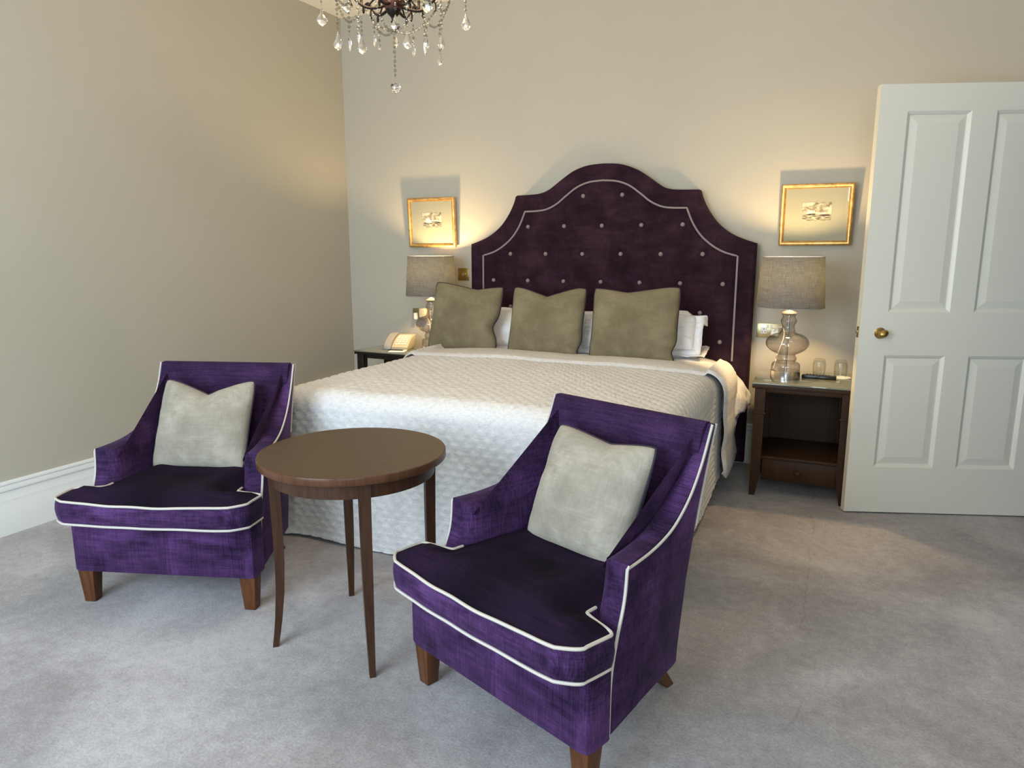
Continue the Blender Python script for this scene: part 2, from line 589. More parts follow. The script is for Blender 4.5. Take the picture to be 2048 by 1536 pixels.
def skirting(name, p0, p1, nrm):
    """moulded skirting board swept from p0 to p1, standing off along nrm"""
    prof = [(0, 0), (0.026, 0), (0.026, 0.150), (0.023, 0.155), (0.0235, 0.163), (0.021, 0.172), (0.0165, 0.185), (0.0135, 0.200),
            (0.013, 0.208), (0.018, 0.211), (0.0185, 0.216), (0.017, 0.224), (0.0135, 0.232), (0.0125, 0.237), (0.016, 0.240), (0.0165, 0.247), (0.013, 0.253), (0.006, 0.2555), (0, 0.2555)]
    vs = []
    for p in (p0, p1):
        for d_, z_ in prof: vs.append((p[0] + nrm[0] * d_, p[1] + nrm[1] * d_, z_))
    N = len(prof)
    fs = [(i, (i + 1) % N, N + (i + 1) % N, N + i) for i in range(N)]
    fs += [tuple(range(N))[::-1], tuple(range(N, 2 * N))]
    o = from_vf(name, vs, fs, M['gloss_white'])
    return setp(o, kind='structure')


skirting('baseboard_left', (0, 0), (xl, yF), (1, 0))
skirting('baseboard_back', (0.027, 0), (ROOM_X1, 0), (0, -1))
skirting('baseboard_right', (ROOM_X1, yF), (ROOM_X1, DY0 - 0.09), (-1, 0))


# ------------------------------------------------------------------ door, standing open into the room
DW, DH, DT = 0.93, 2.078, 0.042
door = bpy.data.objects.new('door_1', None)
door.location = (3.572, -0.729, 0.008)
door.rotation_euler = (0, 0, math.atan2(0.2949, 0.8339))
C.objects.link(door)
setp(door, 'white four panel door standing open, brass knob on it', kind='structure')
PX = [(0.126, 0.414), (0.524, 0.804)]
PZ = [(0.240, 0.814), (1.026, 1.958)]
bm = bmesh.new()
def dbx(x0, x1, z0, z1): add_box(bm, ((x0 + x1) / 2, DT / 2, (z0 + z1) / 2), (x1 - x0, DT, z1 - z0))
dbx(0, PX[0][0], 0, DH); dbx(PX[0][1], PX[1][0], 0, DH); dbx(PX[1][1], DW, 0, DH)
for x0, x1 in PX:
    dbx(x0, x1, 0, PZ[0][0]); dbx(x0, x1, PZ[0][1], PZ[1][0]); dbx(x0, x1, PZ[1][1], DH)
from_bm('door_frame', bm, M['door'], door, smooth=False)
box('door_edge', (-0.0006, DT / 2, DH / 2), (0.0012, DT, DH), M['door_edge'], door, bev=0)
for x0, x1 in PX:
    for z0, z1 in PZ:
        vs, fs = [], []
        for side in (0, 1):
            rings = [(0, 0.0), (0.005, 0.003), (0.012, 0.0075), (0.016, 0.0125), (0.020, 0.0125), (0.052, 0.0055), (0.055, 0.0055)]
            base = len(vs)
            for ins, dep in rings:
                y_ = dep if side == 0 else DT - dep
                vs += [(x0 + ins, y_, z0 + ins), (x1 - ins, y_, z0 + ins), (x1 - ins, y_, z1 - ins), (x0 + ins, y_, z1 - ins)]
            for r_ in range(len(rings) - 1):
                for k in range(4):
                    a = base + r_ * 4
                    fs.append((a + k, a + (k + 1) % 4, a + 4 + (k + 1) % 4, a + 4 + k))
            a = base + 4 * (len(rings) - 1)
            fs.append((a, a + 1, a + 2, a + 3))
        from_vf('panel', vs, fs, M['door'], door, smooth=False)
kn = lathe('door_knob', [(0, 0), (0.027, 0), (0.0275, 0.003), (0.024, 0.007), (0.012, 0.009), (0.009, 0.014), (0.009, 0.026), (0.0, 0.026)], M['brass'], door, 32,
           loc=(0.096, 0.0, 0.923), rot=(R(90), 0, 0))
vs, fs = lathe_data([(0, -0.019), (0.012, -0.0175), (0.022, -0.011), (0.0265, 0), (0.022, 0.011), (0.012, 0.0175), (0, 0.019)], 32, sy=0.72)
from_vf('knob_grip', vs, fs, M['brass'], kn, loc=(0, 0, 0.040), rot=(0, 0, R(28)))
box('latch', (-0.004, 0.026, 0.926), (0.008, 0.014, 0.016), M['satin_brass'], door, bev=0.001)
box('latch_plate', (-0.0015, 0.022, 0.926), (0.002, 0.022, 0.055), M['satin_brass'], door, bev=0)


# ------------------------------------------------------------------ bed
BX = 2.0
bed = empty('bed', 'super king divan bed with a tall scalloped buttoned purple headboard', 'bed', (BX, -1.1, 0))
bm = bmesh.new()
add_box(bm, (0, 0.0, 0.195), (1.78, 1.96, 0.37), 0.02)
from_bm('divan_base', bm, M['divan'], bed)
bm = bmesh.new()
add_box(bm, (0, 0.0, 0.50), (1.78, 1.96, 0.24), 0.045, seg=3)
from_bm('mattress', bm, M['white_cotton'], bed)

HX = 2.052
left = [(-0.951, 0.02), (-0.951, 1.372), (-0.88, 1.395), (-0.80, 1.430), (-0.72, 1.490), (-0.66, 1.565), (-0.62, 1.640), (-0.603, 1.693), (-0.50, 1.695),
        (-0.43, 1.701), (-0.37, 1.722), (-0.32, 1.755), (-0.26, 1.797), (-0.19, 1.838), (-0.10, 1.865), (0, 1.872)]
def smooth_run(pts, corners, n=5):
    out, start = [], 0
    for c_ in corners + [len(pts) - 1]:
        seg_ = spline([(a, b_, 0) for a, b_ in pts[start:c_ + 1]], n)
        out += [(q.x, q.y) for q in seg_][:-1]
        start = c_
    return out + [pts[-1]]
left = [left[0]] + smooth_run(left[1:], [6])
outl = left + [(-x, z_) for x, z_ in left[-2::-1]]
ileft = [(-0.849, 0.66), (-0.849, 1.297), (-0.77, 1.320), (-0.70, 1.358), (-0.63, 1.417), (-0.575, 1.495), (-0.535, 1.586), (-0.45, 1.588), (-0.38, 1.598),
         (-0.31, 1.630), (-0.245, 1.680), (-0.17, 1.732), (-0.09, 1.760), (0, 1.768)]
ileft = [ileft[0]] + smooth_run(ileft[1:], [5])
inl = ileft + [(-x, z_) for x, z_ in ileft[-2::-1]]
BUT = [(-0.129, 1.675), (0.129, 1.675)] + [((i - 2) * 0.257, 1.487) for i in range(5)] + [((i - 2.5) * 0.257, 1.308) for i in range(6)] \
    + [((i - 3) * 0.257, 1.129) for i in range(7)] + [((i - 2.5) * 0.257, 0.950) for i in range(6)] + [((i - 3) * 0.257, 0.775) for i in range(7)]
hb = prism('headboard', [(x + HX - BX, z_) for x, z_ in outl], 1.0, 1.1 - 0.006, M['headboard'], bed, bev=0.018, axis='y', seg=3, smooth=True)
# quilted inner panel: a dense grid clipped to the inset outline, pulled in at each button
def inside(x, z_, poly):
    r_ = False
    j = len(poly) - 1
    for i in range(len(poly)):
        xi, zi = poly[i]
        xj, zj = poly[j]
        if (zi > z_) != (zj > z_) and x < (xj - xi) * (z_ - zi) / (zj - zi) + xi: r_ = not r_
        j = i
    return r_
def inner_top(x):
    ax = -abs(x)
    for (xa, za), (xb, zb) in zip(ileft[1:], ileft[2:]):
        if xa <= ax <= xb: return za + (zb - za) * (ax - xa) / (xb - xa)
    return ileft[1][1]
NX, NZ = 150, 100
vs, fs = [], []
for i in range(NX + 1):
    x = -0.849 + 1.698 * i / NX
    zt = inner_top(x)
    for j in range(NZ + 1):
        z_ = 0.66 + (zt - 0.66) * j / NZ
        edge = min(x + 0.849, 0.849 - x, zt - z_, 0.2)
        y_ = 0.016 * sm(edge, 0, 0.035)
        for bx_, bz_ in BUT:
            dd = (x - bx_) ** 2 + (z_ - bz_) ** 2
            if dd < 0.01:
                q = math.sqrt(dd)
                y_ -= 0.013 * math.exp(-(q / 0.022) ** 2) + 0.004 * math.exp(-(q / 0.05) ** 2)
        y_ -= 0.0025 * abs(math.sin((x / 0.257 + z_ / 0.358) * PI)) ** 0.5 * 0 + 0.0015 * fn(x, z_, 3, 14)
        vs.append((x + HX - BX, 1.0 - y_, z_))
for i in range(NX):
    for j in range(NZ):
        a = i * (NZ + 1) + j
        fs.append((a, a + NZ + 1, a + NZ + 2, a + 1))
from_vf('buttoned_panel', vs, fs, M['headboard'], hb)
pp = [(x + HX - BX, 0.995, z_) for x, z_ in inl]
tube('piping', pp, 0.0062, M['grey_pipe'], hb, n=6)
bme = lathe_data([(0, 0.011), (0.007, 0.010), (0.0125, 0.006), (0.014, 0.001), (0.012, -0.004)], 14)
for i, (bx_, bz_) in enumerate(BUT):
    if i == 0:
        bo = from_vf('button', bme[0], bme[1], M['button'], hb, loc=(bx_ + HX - BX, 0.997, bz_), rot=(R(90), 0, 0))
    else:
        q = bo.copy()
        C.objects.link(q)
        q.location = (bx_ + HX - BX, 0.997, bz_)


# cover height over the bed top
def bed_top(x, y):
    """x relative to bed centre, y world"""
    puff = 0.018 * math.cos(min(1, abs(x) / 0.95) * PI / 2) + 0.010 * fn(x, y, 0.3, 2.3) + 0.004 * fn(x, y, 1.3, 6)
    head = -0.02 * sm(y, -0.85, -0.45)
    return 0.692 + puff + head


def quilt_d(s, t):
    """diamond quilting: height by distance to the two sets of stitch lines"""
    a = (s + t) / 0.062
    b_ = (s - t) / 0.062
    wa = 0.10 * math.sin(b_ * 2 * PI)
    wb = 0.10 * math.sin(a * 2 * PI)
    da = abs(((a + wa) % 1.0) - 0.5) * 2
    db = abs(((b_ + wb) % 1.0) - 0.5) * 2
    return min(1 - da ** 5, 1 - db ** 5)


Y_HEAD, Y_FOOT = -0.70, -2.105
XO = 0.925            # half width of the cover where it hangs
def cover_mesh(name, mt, off=0.0, y_head=Y_HEAD, bottom=None):
    # U-shaped plan path with rounded foot corners
    rc = 0.11
    path = []
    st = 0.0105
    n1 = int((y_head - (Y_FOOT + rc)) / st)
    for i in range(n1 + 1): path.append((XO, y_head + (Y_FOOT + rc - y_head) * i / n1, 1, 0))
    na = 16
    for i in range(1, na): path.append((XO - rc + rc * math.cos(i / na * PI / 2), Y_FOOT + rc - rc * math.sin(i / na * PI / 2), math.cos(i / na * PI / 2), -math.sin(i / na * PI / 2)))
    n2 = int(2 * (XO - rc) / st)
    for i in range(n2 + 1): path.append((XO - rc - 2 * (XO - rc) * i / n2, Y_FOOT, 0, -1))
    for i in range(1, na): path.append((-XO + rc - rc * math.sin(i / na * PI / 2), Y_FOOT + rc - rc * math.cos(i / na * PI / 2), -math.sin(i / na * PI / 2), -math.cos(i / na * PI / 2)))
    for i in range(n1 + 1): path.append((-XO, Y_FOOT + rc + (y_head - Y_FOOT - rc) * i / n1, -1, 0))
    RR = 0.085
    NT, NA, ND = 110, 9, 58
    vs, fs = [], []
    slen = 0
    px_, py_ = path[0][:2]
    for (x, y, nx, ny) in path:
        slen += math.hypot(x - px_, y - py_)
        px_, py_ = x, y
        ix, iy = x - nx * RR, y - ny * RR
        cx_, cy_ = 0.0, y_head
        col = []
        for k in range(NT):
            f_ = k / (NT - 1)
            f_ = 1 - (1 - f_) ** 1.0
            X = cx_ + (ix - cx_) * f_
            Y = cy_ + (iy - cy_) * f_
            q = quilt_d(X, Y)
            col.append((X, Y, bed_top(X, Y) + 0.0085 * q + off))
        zt = bed_top(ix, iy) + off
        foot = -ny
        # bottom edge: almost to the floor at the foot, rising along the sides
        if ny < -0.5: zb = 0.012 + 0.006 * math.sin(slen * 9)
        else: zb = 0.085 + 0.022 * math.sin(y * 7 + 1) - 0.055 * sm(-y, 1.75, 2.05)
        for k in range(1, NA + 1):
            a = k / NA * PI / 2
            o_ = RR * math.sin(a)
            z_ = zt - RR * (1 - math.cos(a))
            q = quilt_d(ix + nx * o_ if abs(nx) < .5 else ix + nx * a * RR, iy + ny * a * RR)
            o_ += 0.0085 * q * math.sin(a)
            col.append((ix + nx * o_, iy + ny * o_, z_ + 0.0085 * q * math.cos(a)))
        ztop = zt - RR
        for k in range(1, ND + 1):
            z_ = ztop + (zb - ztop) * k / ND
            dr = ztop - z_
            s_ = slen
            q = quilt_d(s_ + 0.01 * fn(s_, dr, 1, 3), dr)
            flare = 0.012 * (dr / 0.6) + 0.010 * fn(s_ * 1.3, 0.0, dr * 0.7, 3.1) * sm(dr, 0.05, 0.3)
            if abs(nx) > 0.1 and ny < -0.1: flare += 0.02 * sm(dr, 0.1, 0.6)
            o_ = RR + flare + 0.0085 * q
            col.append((ix + nx * o_, iy + ny * o_, z_))
        vs += [(a_ + BX, b2, c_) for a_, b2, c_ in col]
    NC = NT + NA + ND
    for i in range(len(path) - 1):
        for j in range(NC - 1):
            a = i * NC + j
            fs.append((a, a + 1, a + NC + 1, a + NC))
    me = bpy.data.meshes.new(name)
    me.from_pydata(vs, [], fs)
    me.update()
    for p in me.polygons: p.use_smooth = True
    me.materials.append(mt)
    o = bpy.data.objects.new(name, me)
    C.objects.link(o)
    return o


spread = empty('bedspread', 'ivory diamond quilted bedspread over the bed, its head end turned back', 'bedspread', (BX, -1.4, 0.7))
cv = cover_mesh('quilt', M['quilt'])
cv.parent = spread
cv.location = (-BX, 1.4, -0.7)

# the turned back strip lies across the bed and hangs down each side
vs, fs = [], []
prof = []
def strip_section(u):
    """u along the strip from the right hem over the bed to the left hem -> (x, z, nx, nz)"""
    pass
half = []
ZBt = 0.115
for k in range(34): half.append((0.965 + 0.010 * math.sin(k * 0.4) * (1 - k / 34), ZBt + (0.60 - ZBt) * k / 34, 1, 0))
for k in range(10):
    a = k / 10 * PI / 2
    half.append((0.865 + 0.10 * math.cos(a), 0.60 + 0.112 * math.sin(a), math.cos(a), math.sin(a)))
path = list(half)
for k in range(71): path.append((0.865 - 1.73 * k / 70, None, 0, 1))
path += [(-x, z_, -nx, nz) for x, z_, nx, nz in half[::-1]]
yA, yB = -0.47, -0.92          # rear and front edge across the top
NV = 30
TH = 0.013
cum = 0
lx = ly = None
for i, (x, z_, nx, nz) in enumerate(path):
    top = z_ is None
    drop = 0 if top else sm(0.71 - z_, 0, 0.45)
    ya = yA + 0.10 * drop + 0.015 * fn(x, 0, 5, 2)
    yb = yB + 0.08 * drop + 0.020 * fn(x, 3, 5, 2.2)
    if lx is not None: cum += math.hypot(x - lx, (z_ or 0.71) - ly)
    lx, ly = x, (z_ or 0.71)
    hang = 0 if top else sm(0.19 - z_, 0, 0.08)
    for j in range(2 * NV):
        # closed thick loop: upper face then lower face
        if j < NV: t, up = j / (NV - 1), 1
        else: t, up = 1 - (j - NV) / (NV - 1), 0
        yy = ya + (yb - ya) * t
        e = min(t, 1 - t)
        rnd = math.sqrt(max(0, 1 - (1 - min(1, e / 0.06)) ** 2))
        h_ = TH * (0.3 + 0.7 * rnd) * (1 if up else 0.1)
        if up: h_ += 0.005 * quilt_d(cum, yy) * rnd + 0.004 * math.sin(t * PI)
        if top:
            bz = bed_top(x, yy) + 0.006
            if yy > -0.62: bz -= 0.0
            P_ = (x + BX, yy, bz + h_)
        else:
            corner = 0.045 * hang * (1 - min(1, e / 0.18)) ** 2
            P_ = (x + nx * h_ + BX, yy, z_ + nz * h_ + corner )
        vs.append(P_)
N2 = 2 * NV
for i in range(len(path) - 1):
    for j in range(N2):
        a, b_ = i * N2 + j, i * N2 + (j + 1) % N2
        fs.append((a, b_, b_ + N2, a + N2))
fs.append(tuple(range(N2)))
fs.append(tuple((len(path) - 1) * N2 + j for j in range(N2))[::-1])
fo = from_vf('turned_back_edge', vs, fs, M['quilt'], spread)
fo.location = (-BX, 1.4, -0.7)

# white duvet showing at the head
vs, fs = [], []
NU, NV = 150, 44
for j in range(NV + 1):
    y = -0.115 - (0.70 - 0.115) * j / NV
    for i in range(NU + 1):
        s = -1.30 + 2.60 * i / NU
        a = abs(s)
        sg = 1 if s >= 0 else -1
        wv = 0.012 * fn(s * 0.5, y, 2, 5) + 0.006 * fn(s, y, 7, 12)
        if a < 0.66: X, Z = a, 0.686 + wv
        else:
            t = (a - 0.66) / 0.64
            X = 0.66 + 0.345 * math.sin(min(1, t * 1.05) * PI / 2) + 0.02 * sm(t, 0.6, 1)
            Z = 0.686 - 0.275 * (t ** 1.75) + wv * 1.5
            X += 0.018 * fn(y * 2, t, 9, 5) * t
            if y < -0.42: X -= 0.05 * t * sm(-y, 0.42, 0.6)
        vs.append((BX + sg * X, y, Z - 0.02 * sm(-y, 0.5, 0.66)))
for j in range(NV):
    for i in range(NU):
        a = j * (NU + 1) + i
        fs.append((a, a + 1, a + NU + 2, a + NU + 1))
# rolled hem under each side
dv = from_vf('duvet', vs, fs, M['linen'])
md = dv.modifiers.new('thick', 'SOLIDIFY')
md.thickness = 0.03
md.offset = -1
setp(dv, 'white cotton duvet showing beside the pillows at the head of the bed', 'duvet')
vs, fs = [], []
for j in range(25):
    y = -0.13 - 0.40 * j / 24
    for i in range(20):
        t = i / 19
        X = 0.90 + 0.085 * math.sin(t * PI * 0.8) + 0.012 * math.sin(y * 40 + t * 4) * t
        vs.append((BX + X, y, 0.50 - 0.16 * t - 0.03 * math.sin(y * 9)))
for j in range(24):
    for i in range(19):
        a = j * 20 + i
        fs.append((a, a + 1, a + 21, a + 20))
sh = from_vf('bed_sheet', vs, fs, M['linen'])
md = sh.modifiers.new('thick', 'SOLIDIFY')
md.thickness = 0.006
setp(sh, 'white under sheet hanging below the duvet beside the brown nightstand', 'sheet')


# ------------------------------------------------------------------ pillows and cushions
def pillow_data(w_, h_, t_, conc=0.055, dent=0.0, dentx=0.0, seed=0, n=44, pinch=None, power=0.42, dentw=0.9, wr=0.004):
    def edge(u, v_):
        x = w_ / 2 * u * (1 - conc * (1 - v_ * v_))
        z_ = h_ / 2 * v_ * (1 - conc * (1 - u * u))
        if dent and v_ > -0.4:
            k = sm(v_, -0.4, 1.0)
            z_ -= dent * max(0, 1 - abs(u - dentx) / dentw) ** 1.25 * k
        if pinch:
            for pu, pv, pr, pa in pinch:
                d2 = ((u - pu) ** 2 + (v_ - pv) ** 2) / (pr * pr)
                if d2 < 6:
                    g = math.exp(-d2) * pa
                    x -= g * pu * w_
                    z_ -= g * pv * h_ * 0.3
        k = 1 - 0.055 * (abs(u) * abs(v_)) ** 5
        return x * k, z_ * k
    vs, fs = [], []
    for side in (-1, 1):
        for i in range(n + 1):
            for j in range(n + 1):
                u = -1 + 2 * i / n
                v_ = -1 + 2 * j / n
                uu = math.sin(u * PI / 2) * 0.35 + u * 0.65
                vv = math.sin(v_ * PI / 2) * 0.35 + v_ * 0.65
                x, z_ = edge(uu, vv)
                q = max(0.0, (1 - uu * uu) * (1 - vv * vv)) ** power
                th = t_ / 2 * q
                e = sm(1 - max(abs(uu), abs(vv)), 0, 0.5)
                rad = math.atan2(vv, uu)
                r_ = math.hypot(uu, vv)
                wrk = wr * mnoise.noise(Vector((math.cos(rad) * 6 + seed, math.sin(rad) * 6, r_ * 1.5))) * sm(r_, 0.25, 0.9)
                wrk += wr * 0.8 * mnoise.noise(Vector((uu * 2.3 + seed, vv * 2.3, side)))
                if dent: wrk -= dent * 0.22 * math.exp(-((uu - dentx) / 0.16) ** 2) * sm(vv, 0.1, 0.95)
                if pinch:
                    for pu, pv, pr, pa in pinch:
                        dx_, dz_ = uu - pu, vv - pv
                        along = abs(dz_ + 0.25 * dx_)
                        if abs(dx_) < 0.75: wrk -= 0.012 * math.exp(-(along / 0.07) ** 2) * (1 - abs(dx_) / 0.75)
                y_ = side * max(0.0015, th + wrk * min(1, q * 3))
                vs.append((x, y_, z_))
    m_ = (n + 1) ** 2
    for sd in (0, 1):
        for i in range(n):
            for j in range(n):
                a = sd * m_ + i * (n + 1) + j
                f_ = (a, a + n + 1, a + n + 2, a + 1)
                fs.append(f_ if sd == 0 else f_[::-1])
    border = [(i, 0) for i in range(n)] + [(n, j) for j in range(n)] + [(n - i, n) for i in range(n)] + [(0, n - j) for j in range(n)]
    idx = [i * (n + 1) + j for i, j in border]
    for a, b_ in zip(idx, idx[1:] + idx[:1]): fs.append((a, b_, b_ + m_, a + m_))
    ring = [(vs[i][0], 0, vs[i][2]) for i in idx]
    return vs, fs, ring


def cushion(name, label, loc, rot, w_, h_, t_, mt, pipe, parent=None, group=None, cat='cushion', **k):
    """square scatter cushion: fabric body plus corded edge"""
    root = empty(name, label, cat, loc, 0, group)
    root.rotation_euler = rot
    vs, fs, ring = pillow_data(w_, h_, t_, **k)
    zmin = min(v[2] for v in vs)
    vs = [(a, b_, c_ - zmin) for a, b_, c_ in vs]
    ring = [(a, b_, c_ - zmin) for a, b_, c_ in ring]
    from_vf('cover', vs, fs, mt, root)
    tube('piping', ring, 0.0042, pipe, root, closed=True, n=6)
    return root


GC = 'olive velvet cushions on the bed'
cushion('cushion', 'olive velvet cushion nearest the telephone, overlapping the left bedside lamp', (1.245, -0.53, 0.685), (R(-17), R(2), R(5)), 0.49, 0.465, 0.17, M['olive'], M['dark_pipe'],
        group=GC, seed=1, dent=0.035, dentx=0.25, dentw=1.2, pinch=[(1, -0.25, 0.25, 0.07)], conc=0.05)
cushion('cushion', 'middle olive velvet cushion on the bed, deep chop in its top edge', (1.825, -0.54, 0.680), (R(-17), 0, R(3)), 0.49, 0.455, 0.16, M['olive'], M['dark_pipe'],
        group=GC, seed=7, dent=0.055, dentx=-0.05, dentw=0.85, pinch=[(1, -0.8, 0.2, 0.05)], conc=0.05)
cushion('cushion', 'olive velvet cushion nearest the brown nightstand, its top nearly straight', (2.385, -0.55, 0.680), (R(-17), R(-1), R(2)), 0.53, 0.470, 0.17, M['olive'], M['dark_pipe'],
        group=GC, seed=13, dent=0.03, dentx=-0.2, dentw=1.0, pinch=[(1, -0.7, 0.2, 0.05)], conc=0.05)


def white_pillow(label, loc, rot, w_, h_, t_, seed, flap=False, k=1.0):
    root = empty('pillow', label, 'pillow', loc, 0, 'white pillows at the headboard')
    root.rotation_euler = rot
    vs, fs, ring = pillow_data(w_, h_, t_, conc=0.03, seed=seed, power=0.36, wr=0.010)
    zmin = min(v[2] for v in vs)
    from_vf('case', [(a, b_, c_ - zmin) for a, b_, c_ in vs], fs, M['linen'], root)
    # flat oxford border
    N = len(ring)
    o = [(x + math.copysign(0.045, x) * (abs(x) > w_ * 0.44), 0.004 * math.sin(i * 0.7), z_ + math.copysign(0.035, z_) * (abs(z_) > h_ * 0.42)) for i, (x, y, z_) in enumerate(ring)]
    vs2 = [(x, -0.002, z_ - zmin) for x, y, z_ in ring] + [(x, y - 0.002, z_ - zmin) for x, y, z_ in o]
    fs2 = [(i, (i + 1) % N, N + (i + 1) % N, N + i) for i in range(N)]
    if flap:
        for i, (x, y, z_) in enumerate(vs2):
            if i >= N and x > w_ * 0.42 and z_ > h_ * 0.78: vs2[i] = (x + 0.02, y + 0.03, z_ - 0.015)
    b_ = from_vf('border', vs2, fs2, M['linen'], root, recalc=True)
    mdd = b_.modifiers.new('thick', 'SOLIDIFY')
    mdd.thickness = 0.003
    return root


white_pillow('white pillow leaning on the headboard behind the left and middle cushions', (1.46, -0.30, 0.83 - 0.13), (R(-33), R(1), 0), 0.62, 0.26, 0.17, 2)
white_pillow('white pillow leaning on the headboard, showing to the right of the last cushion', (2.355, -0.34, 0.735), (R(-28), R(-2), 0), 0.72, 0.225, 0.16, 5, True)
white_pillow('white pillow lying flat under the leaning one, its corner peeping out on the right', (2.43, -0.35, 0.715), (R(-83), 0, R(2)), 0.62, 0.215, 0.085, 9)


# ------------------------------------------------------------------ armchairs
def x_out(y, z_): return 0.36 - 0.10 * y - 0.08 * y * (1 - z_ / 0.85)


def make_chair(label, loc, rz):
    root = empty('armchair', label, 'armchair', loc, rz, 'purple velvet armchairs')
    # upholstered base
    pts = [(-0.335, -0.008), (0.335, -0.008), (0.353, -0.002), (0.360, 0.016), (0.357, 0.080), (0.335, 0.095), (0.315, 0.25), (0.262, 0.482), (-0.262, 0.482), (-0.315, 0.25), (-0.335, 0.095), (-0.357, 0.080), (-0.360, 0.016), (-0.353, -0.002)]
    prism('seat_base', pts, 0.133, 0.352, M['purple'], root, bev=0.008)
    # sides: arm and wing in one swept panel
    rear = [(0.485, 0.136), (0.51, 0.40), (0.545, 0.60), (0.58, 0.75), (0.605, 0.845)]
    fr = spline([(0.088, 0.136), (0.090, 0.29), (0.113, 0.39), (0.143, 0.48), (0.152, 0.572), ], 5)
    tp = spline([(0.152, 0.572), (0.21, 0.573), (0.27, 0.577), (0.33, 0.587), (0.39, 0.607), (0.45, 0.648), (0.50, 0.70), (0.545, 0.77), (0.578, 0.848)], 4)
    front = [(p.x, p.y) for p in [Vector((a[0], a[1], 0)) for a in fr]] + [(a[0], a[1]) for a in tp][1:]
    outline = front + rear[::-1]
    for sx in (-1, 1):
        # bevel prior to the plan taper
        bm = bmesh.new()
        N = len(outline)
        TH = 0.082
        ov = [bm.verts.new((0.0, a, b_)) for a, b_ in outline]
        iv = [bm.verts.new((-TH, a, b_)) for a, b_ in outline]
        bm.faces.new(ov)
        bm.faces.new(iv[::-1])
        for i in range(N): bm.faces.new((ov[i], iv[i], iv[(i + 1) % N], ov[(i + 1) % N]))
        bmesh.ops.recalc_face_normals(bm, faces=bm.faces)
        inner = [e for e in bm.edges if e.verts[0] in iv and e.verts[1] in iv]
        outer = [e for e in bm.edges if e.verts[0] in ov and e.verts[1] in ov]
        bmesh.ops.bevel(bm, geom=inner, offset=0.040, segments=6, profile=0.5, affect='EDGES')
        outer = [e for e in bm.edges if abs(e.verts[0].co.x) < 1e-6 and abs(e.verts[1].co.x) < 1e-6 and len(e.link_faces) == 2 and abs(e.calc_face_angle(0)) > 1.0]
        bmesh.ops.bevel(bm, geom=outer, offset=0.006, segments=2, profile=0.5, affect='EDGES')
        # mid cuts for the plan taper
        for v_ in bm.verts:
            d_ = -v_.co.x * (1 - 0.50 * sm(v_.co.z, 0.575, 0.84))
            xo = x_out(v_.co.y, v_.co.z)
            v_.co.x = sx * (xo - d_)
        bmesh.ops.triangulate(bm, faces=[f for f in bm.faces if len(f.verts) > 6])
        from_bm('side', bm, M['purple'], root)
        pth = []
        for i, (a, b_) in enumerate(front):
            a0, b0 = front[max(i - 1, 0)]
            a1, b1 = front[min(i + 1, len(front) - 1)]
            tl_ = math.hypot(a1 - a0, b1 - b0)
            ny_, nz_ = (b1 - b0) / tl_, -(a1 - a0) / tl_
            k_ = 0.0015 + 0.0085 * sm(-nz_, 0.3, 0.8)
            pth.append((sx * (x_out(a, b_) + 0.0008), a + ny_ * k_, b_ + nz_ * k_))
        tube('side_piping', pth, 0.0042, M['cream_pipe'], root, n=6)
        tube('back_piping', [(sx * (x_out(a, b_)), a + 0.002, b_) for a, b_ in spline_yz(rear) if b_ > 0.55], 0.0035, M['cream_pipe'], root, n=6)
    # back: concave inner pad wrapping into the wings, flat outer panel
    vs, fs = [], []
    NU, NV = 44, 30
    for j in range(NV + 1):
        t = j / NV
        z_ = 0.34 + (0.852 - 0.34) * t
        yr = 0.485 + (z_ - 0.136) * 0.12 / 0.71
        hw = x_out(yr, z_) - 0.012
        ring = []
        ry = 0.485 + (z_ - 0.136) * 0.12 / 0.71
        y0 = ry - 0.048 - 0.030 * (1 - sm(z_, 0.34, 0.60))
        ye = 0.345
        for (ya_, za_), (yb_, zb_) in zip(front[15:], front[16:]):
            if za_ <= z_ <= zb_ and zb_ > za_: ye = ya_ + (yb_ - ya_) * (z_ - za_) / (zb_ - za_)
        if z_ > front[-1][1]: ye = front[-1][0]
        ye = max(0.345, ye) + 0.012
        for i in range(NU + 1):
            x = -hw + 2 * hw * i / NU
            u = abs(x) / hw
            yy = y0 + (min(ye, y0) - y0) * sm(u, 0.66, 1.02) - 0.008 * (1 - u * u) * math.sin(t * PI)
            ring.append((x, yy, z_ + (0.0 if j < NV else 0)))
        for i in range(NU, -1, -1):
            x = -hw + 2 * hw * i / NU
            ring.append((x, yr - 0.006, z_))
        if t > 0.93:   # round the top roll
            k = (t - 0.93) / 0.07
            mid = (y0 + yr) / 2
            ring = [(x, mid + (yy - mid) * math.sqrt(max(0.02, 1 - (k * 0.9) ** 2)), zz) for x, yy, zz in ring]
        vs += ring
    L_ = 2 * (NU + 1)
    for j in range(NV):
        for i in range(L_):
            a, b_ = j * L_ + i, j * L_ + (i + 1) % L_
            fs.append((a, b_, b_ + L_, a + L_))
    for i in range(NU):
        a = NV * L_
        fs.append((a + i, a + i + 1, a + L_ - 2 - i, a + L_ - 1 - i))
        fs.append((i, i + 1, L_ - 2 - i, L_ - 1 - i))
    from_vf('backrest', vs, fs, M['purple_back_shaded'], root)
    prism('back_panel', [(-0.275, 0.478), (0.275, 0.478), (0.275, 0.492), (-0.275, 0.492)], 0.136, 0.42, M['purple'], root, bev=0.003,
          fx=lambda c: (c.x, c.y + 0.14 * (c.z - 0.136) * 0.45, c.z))
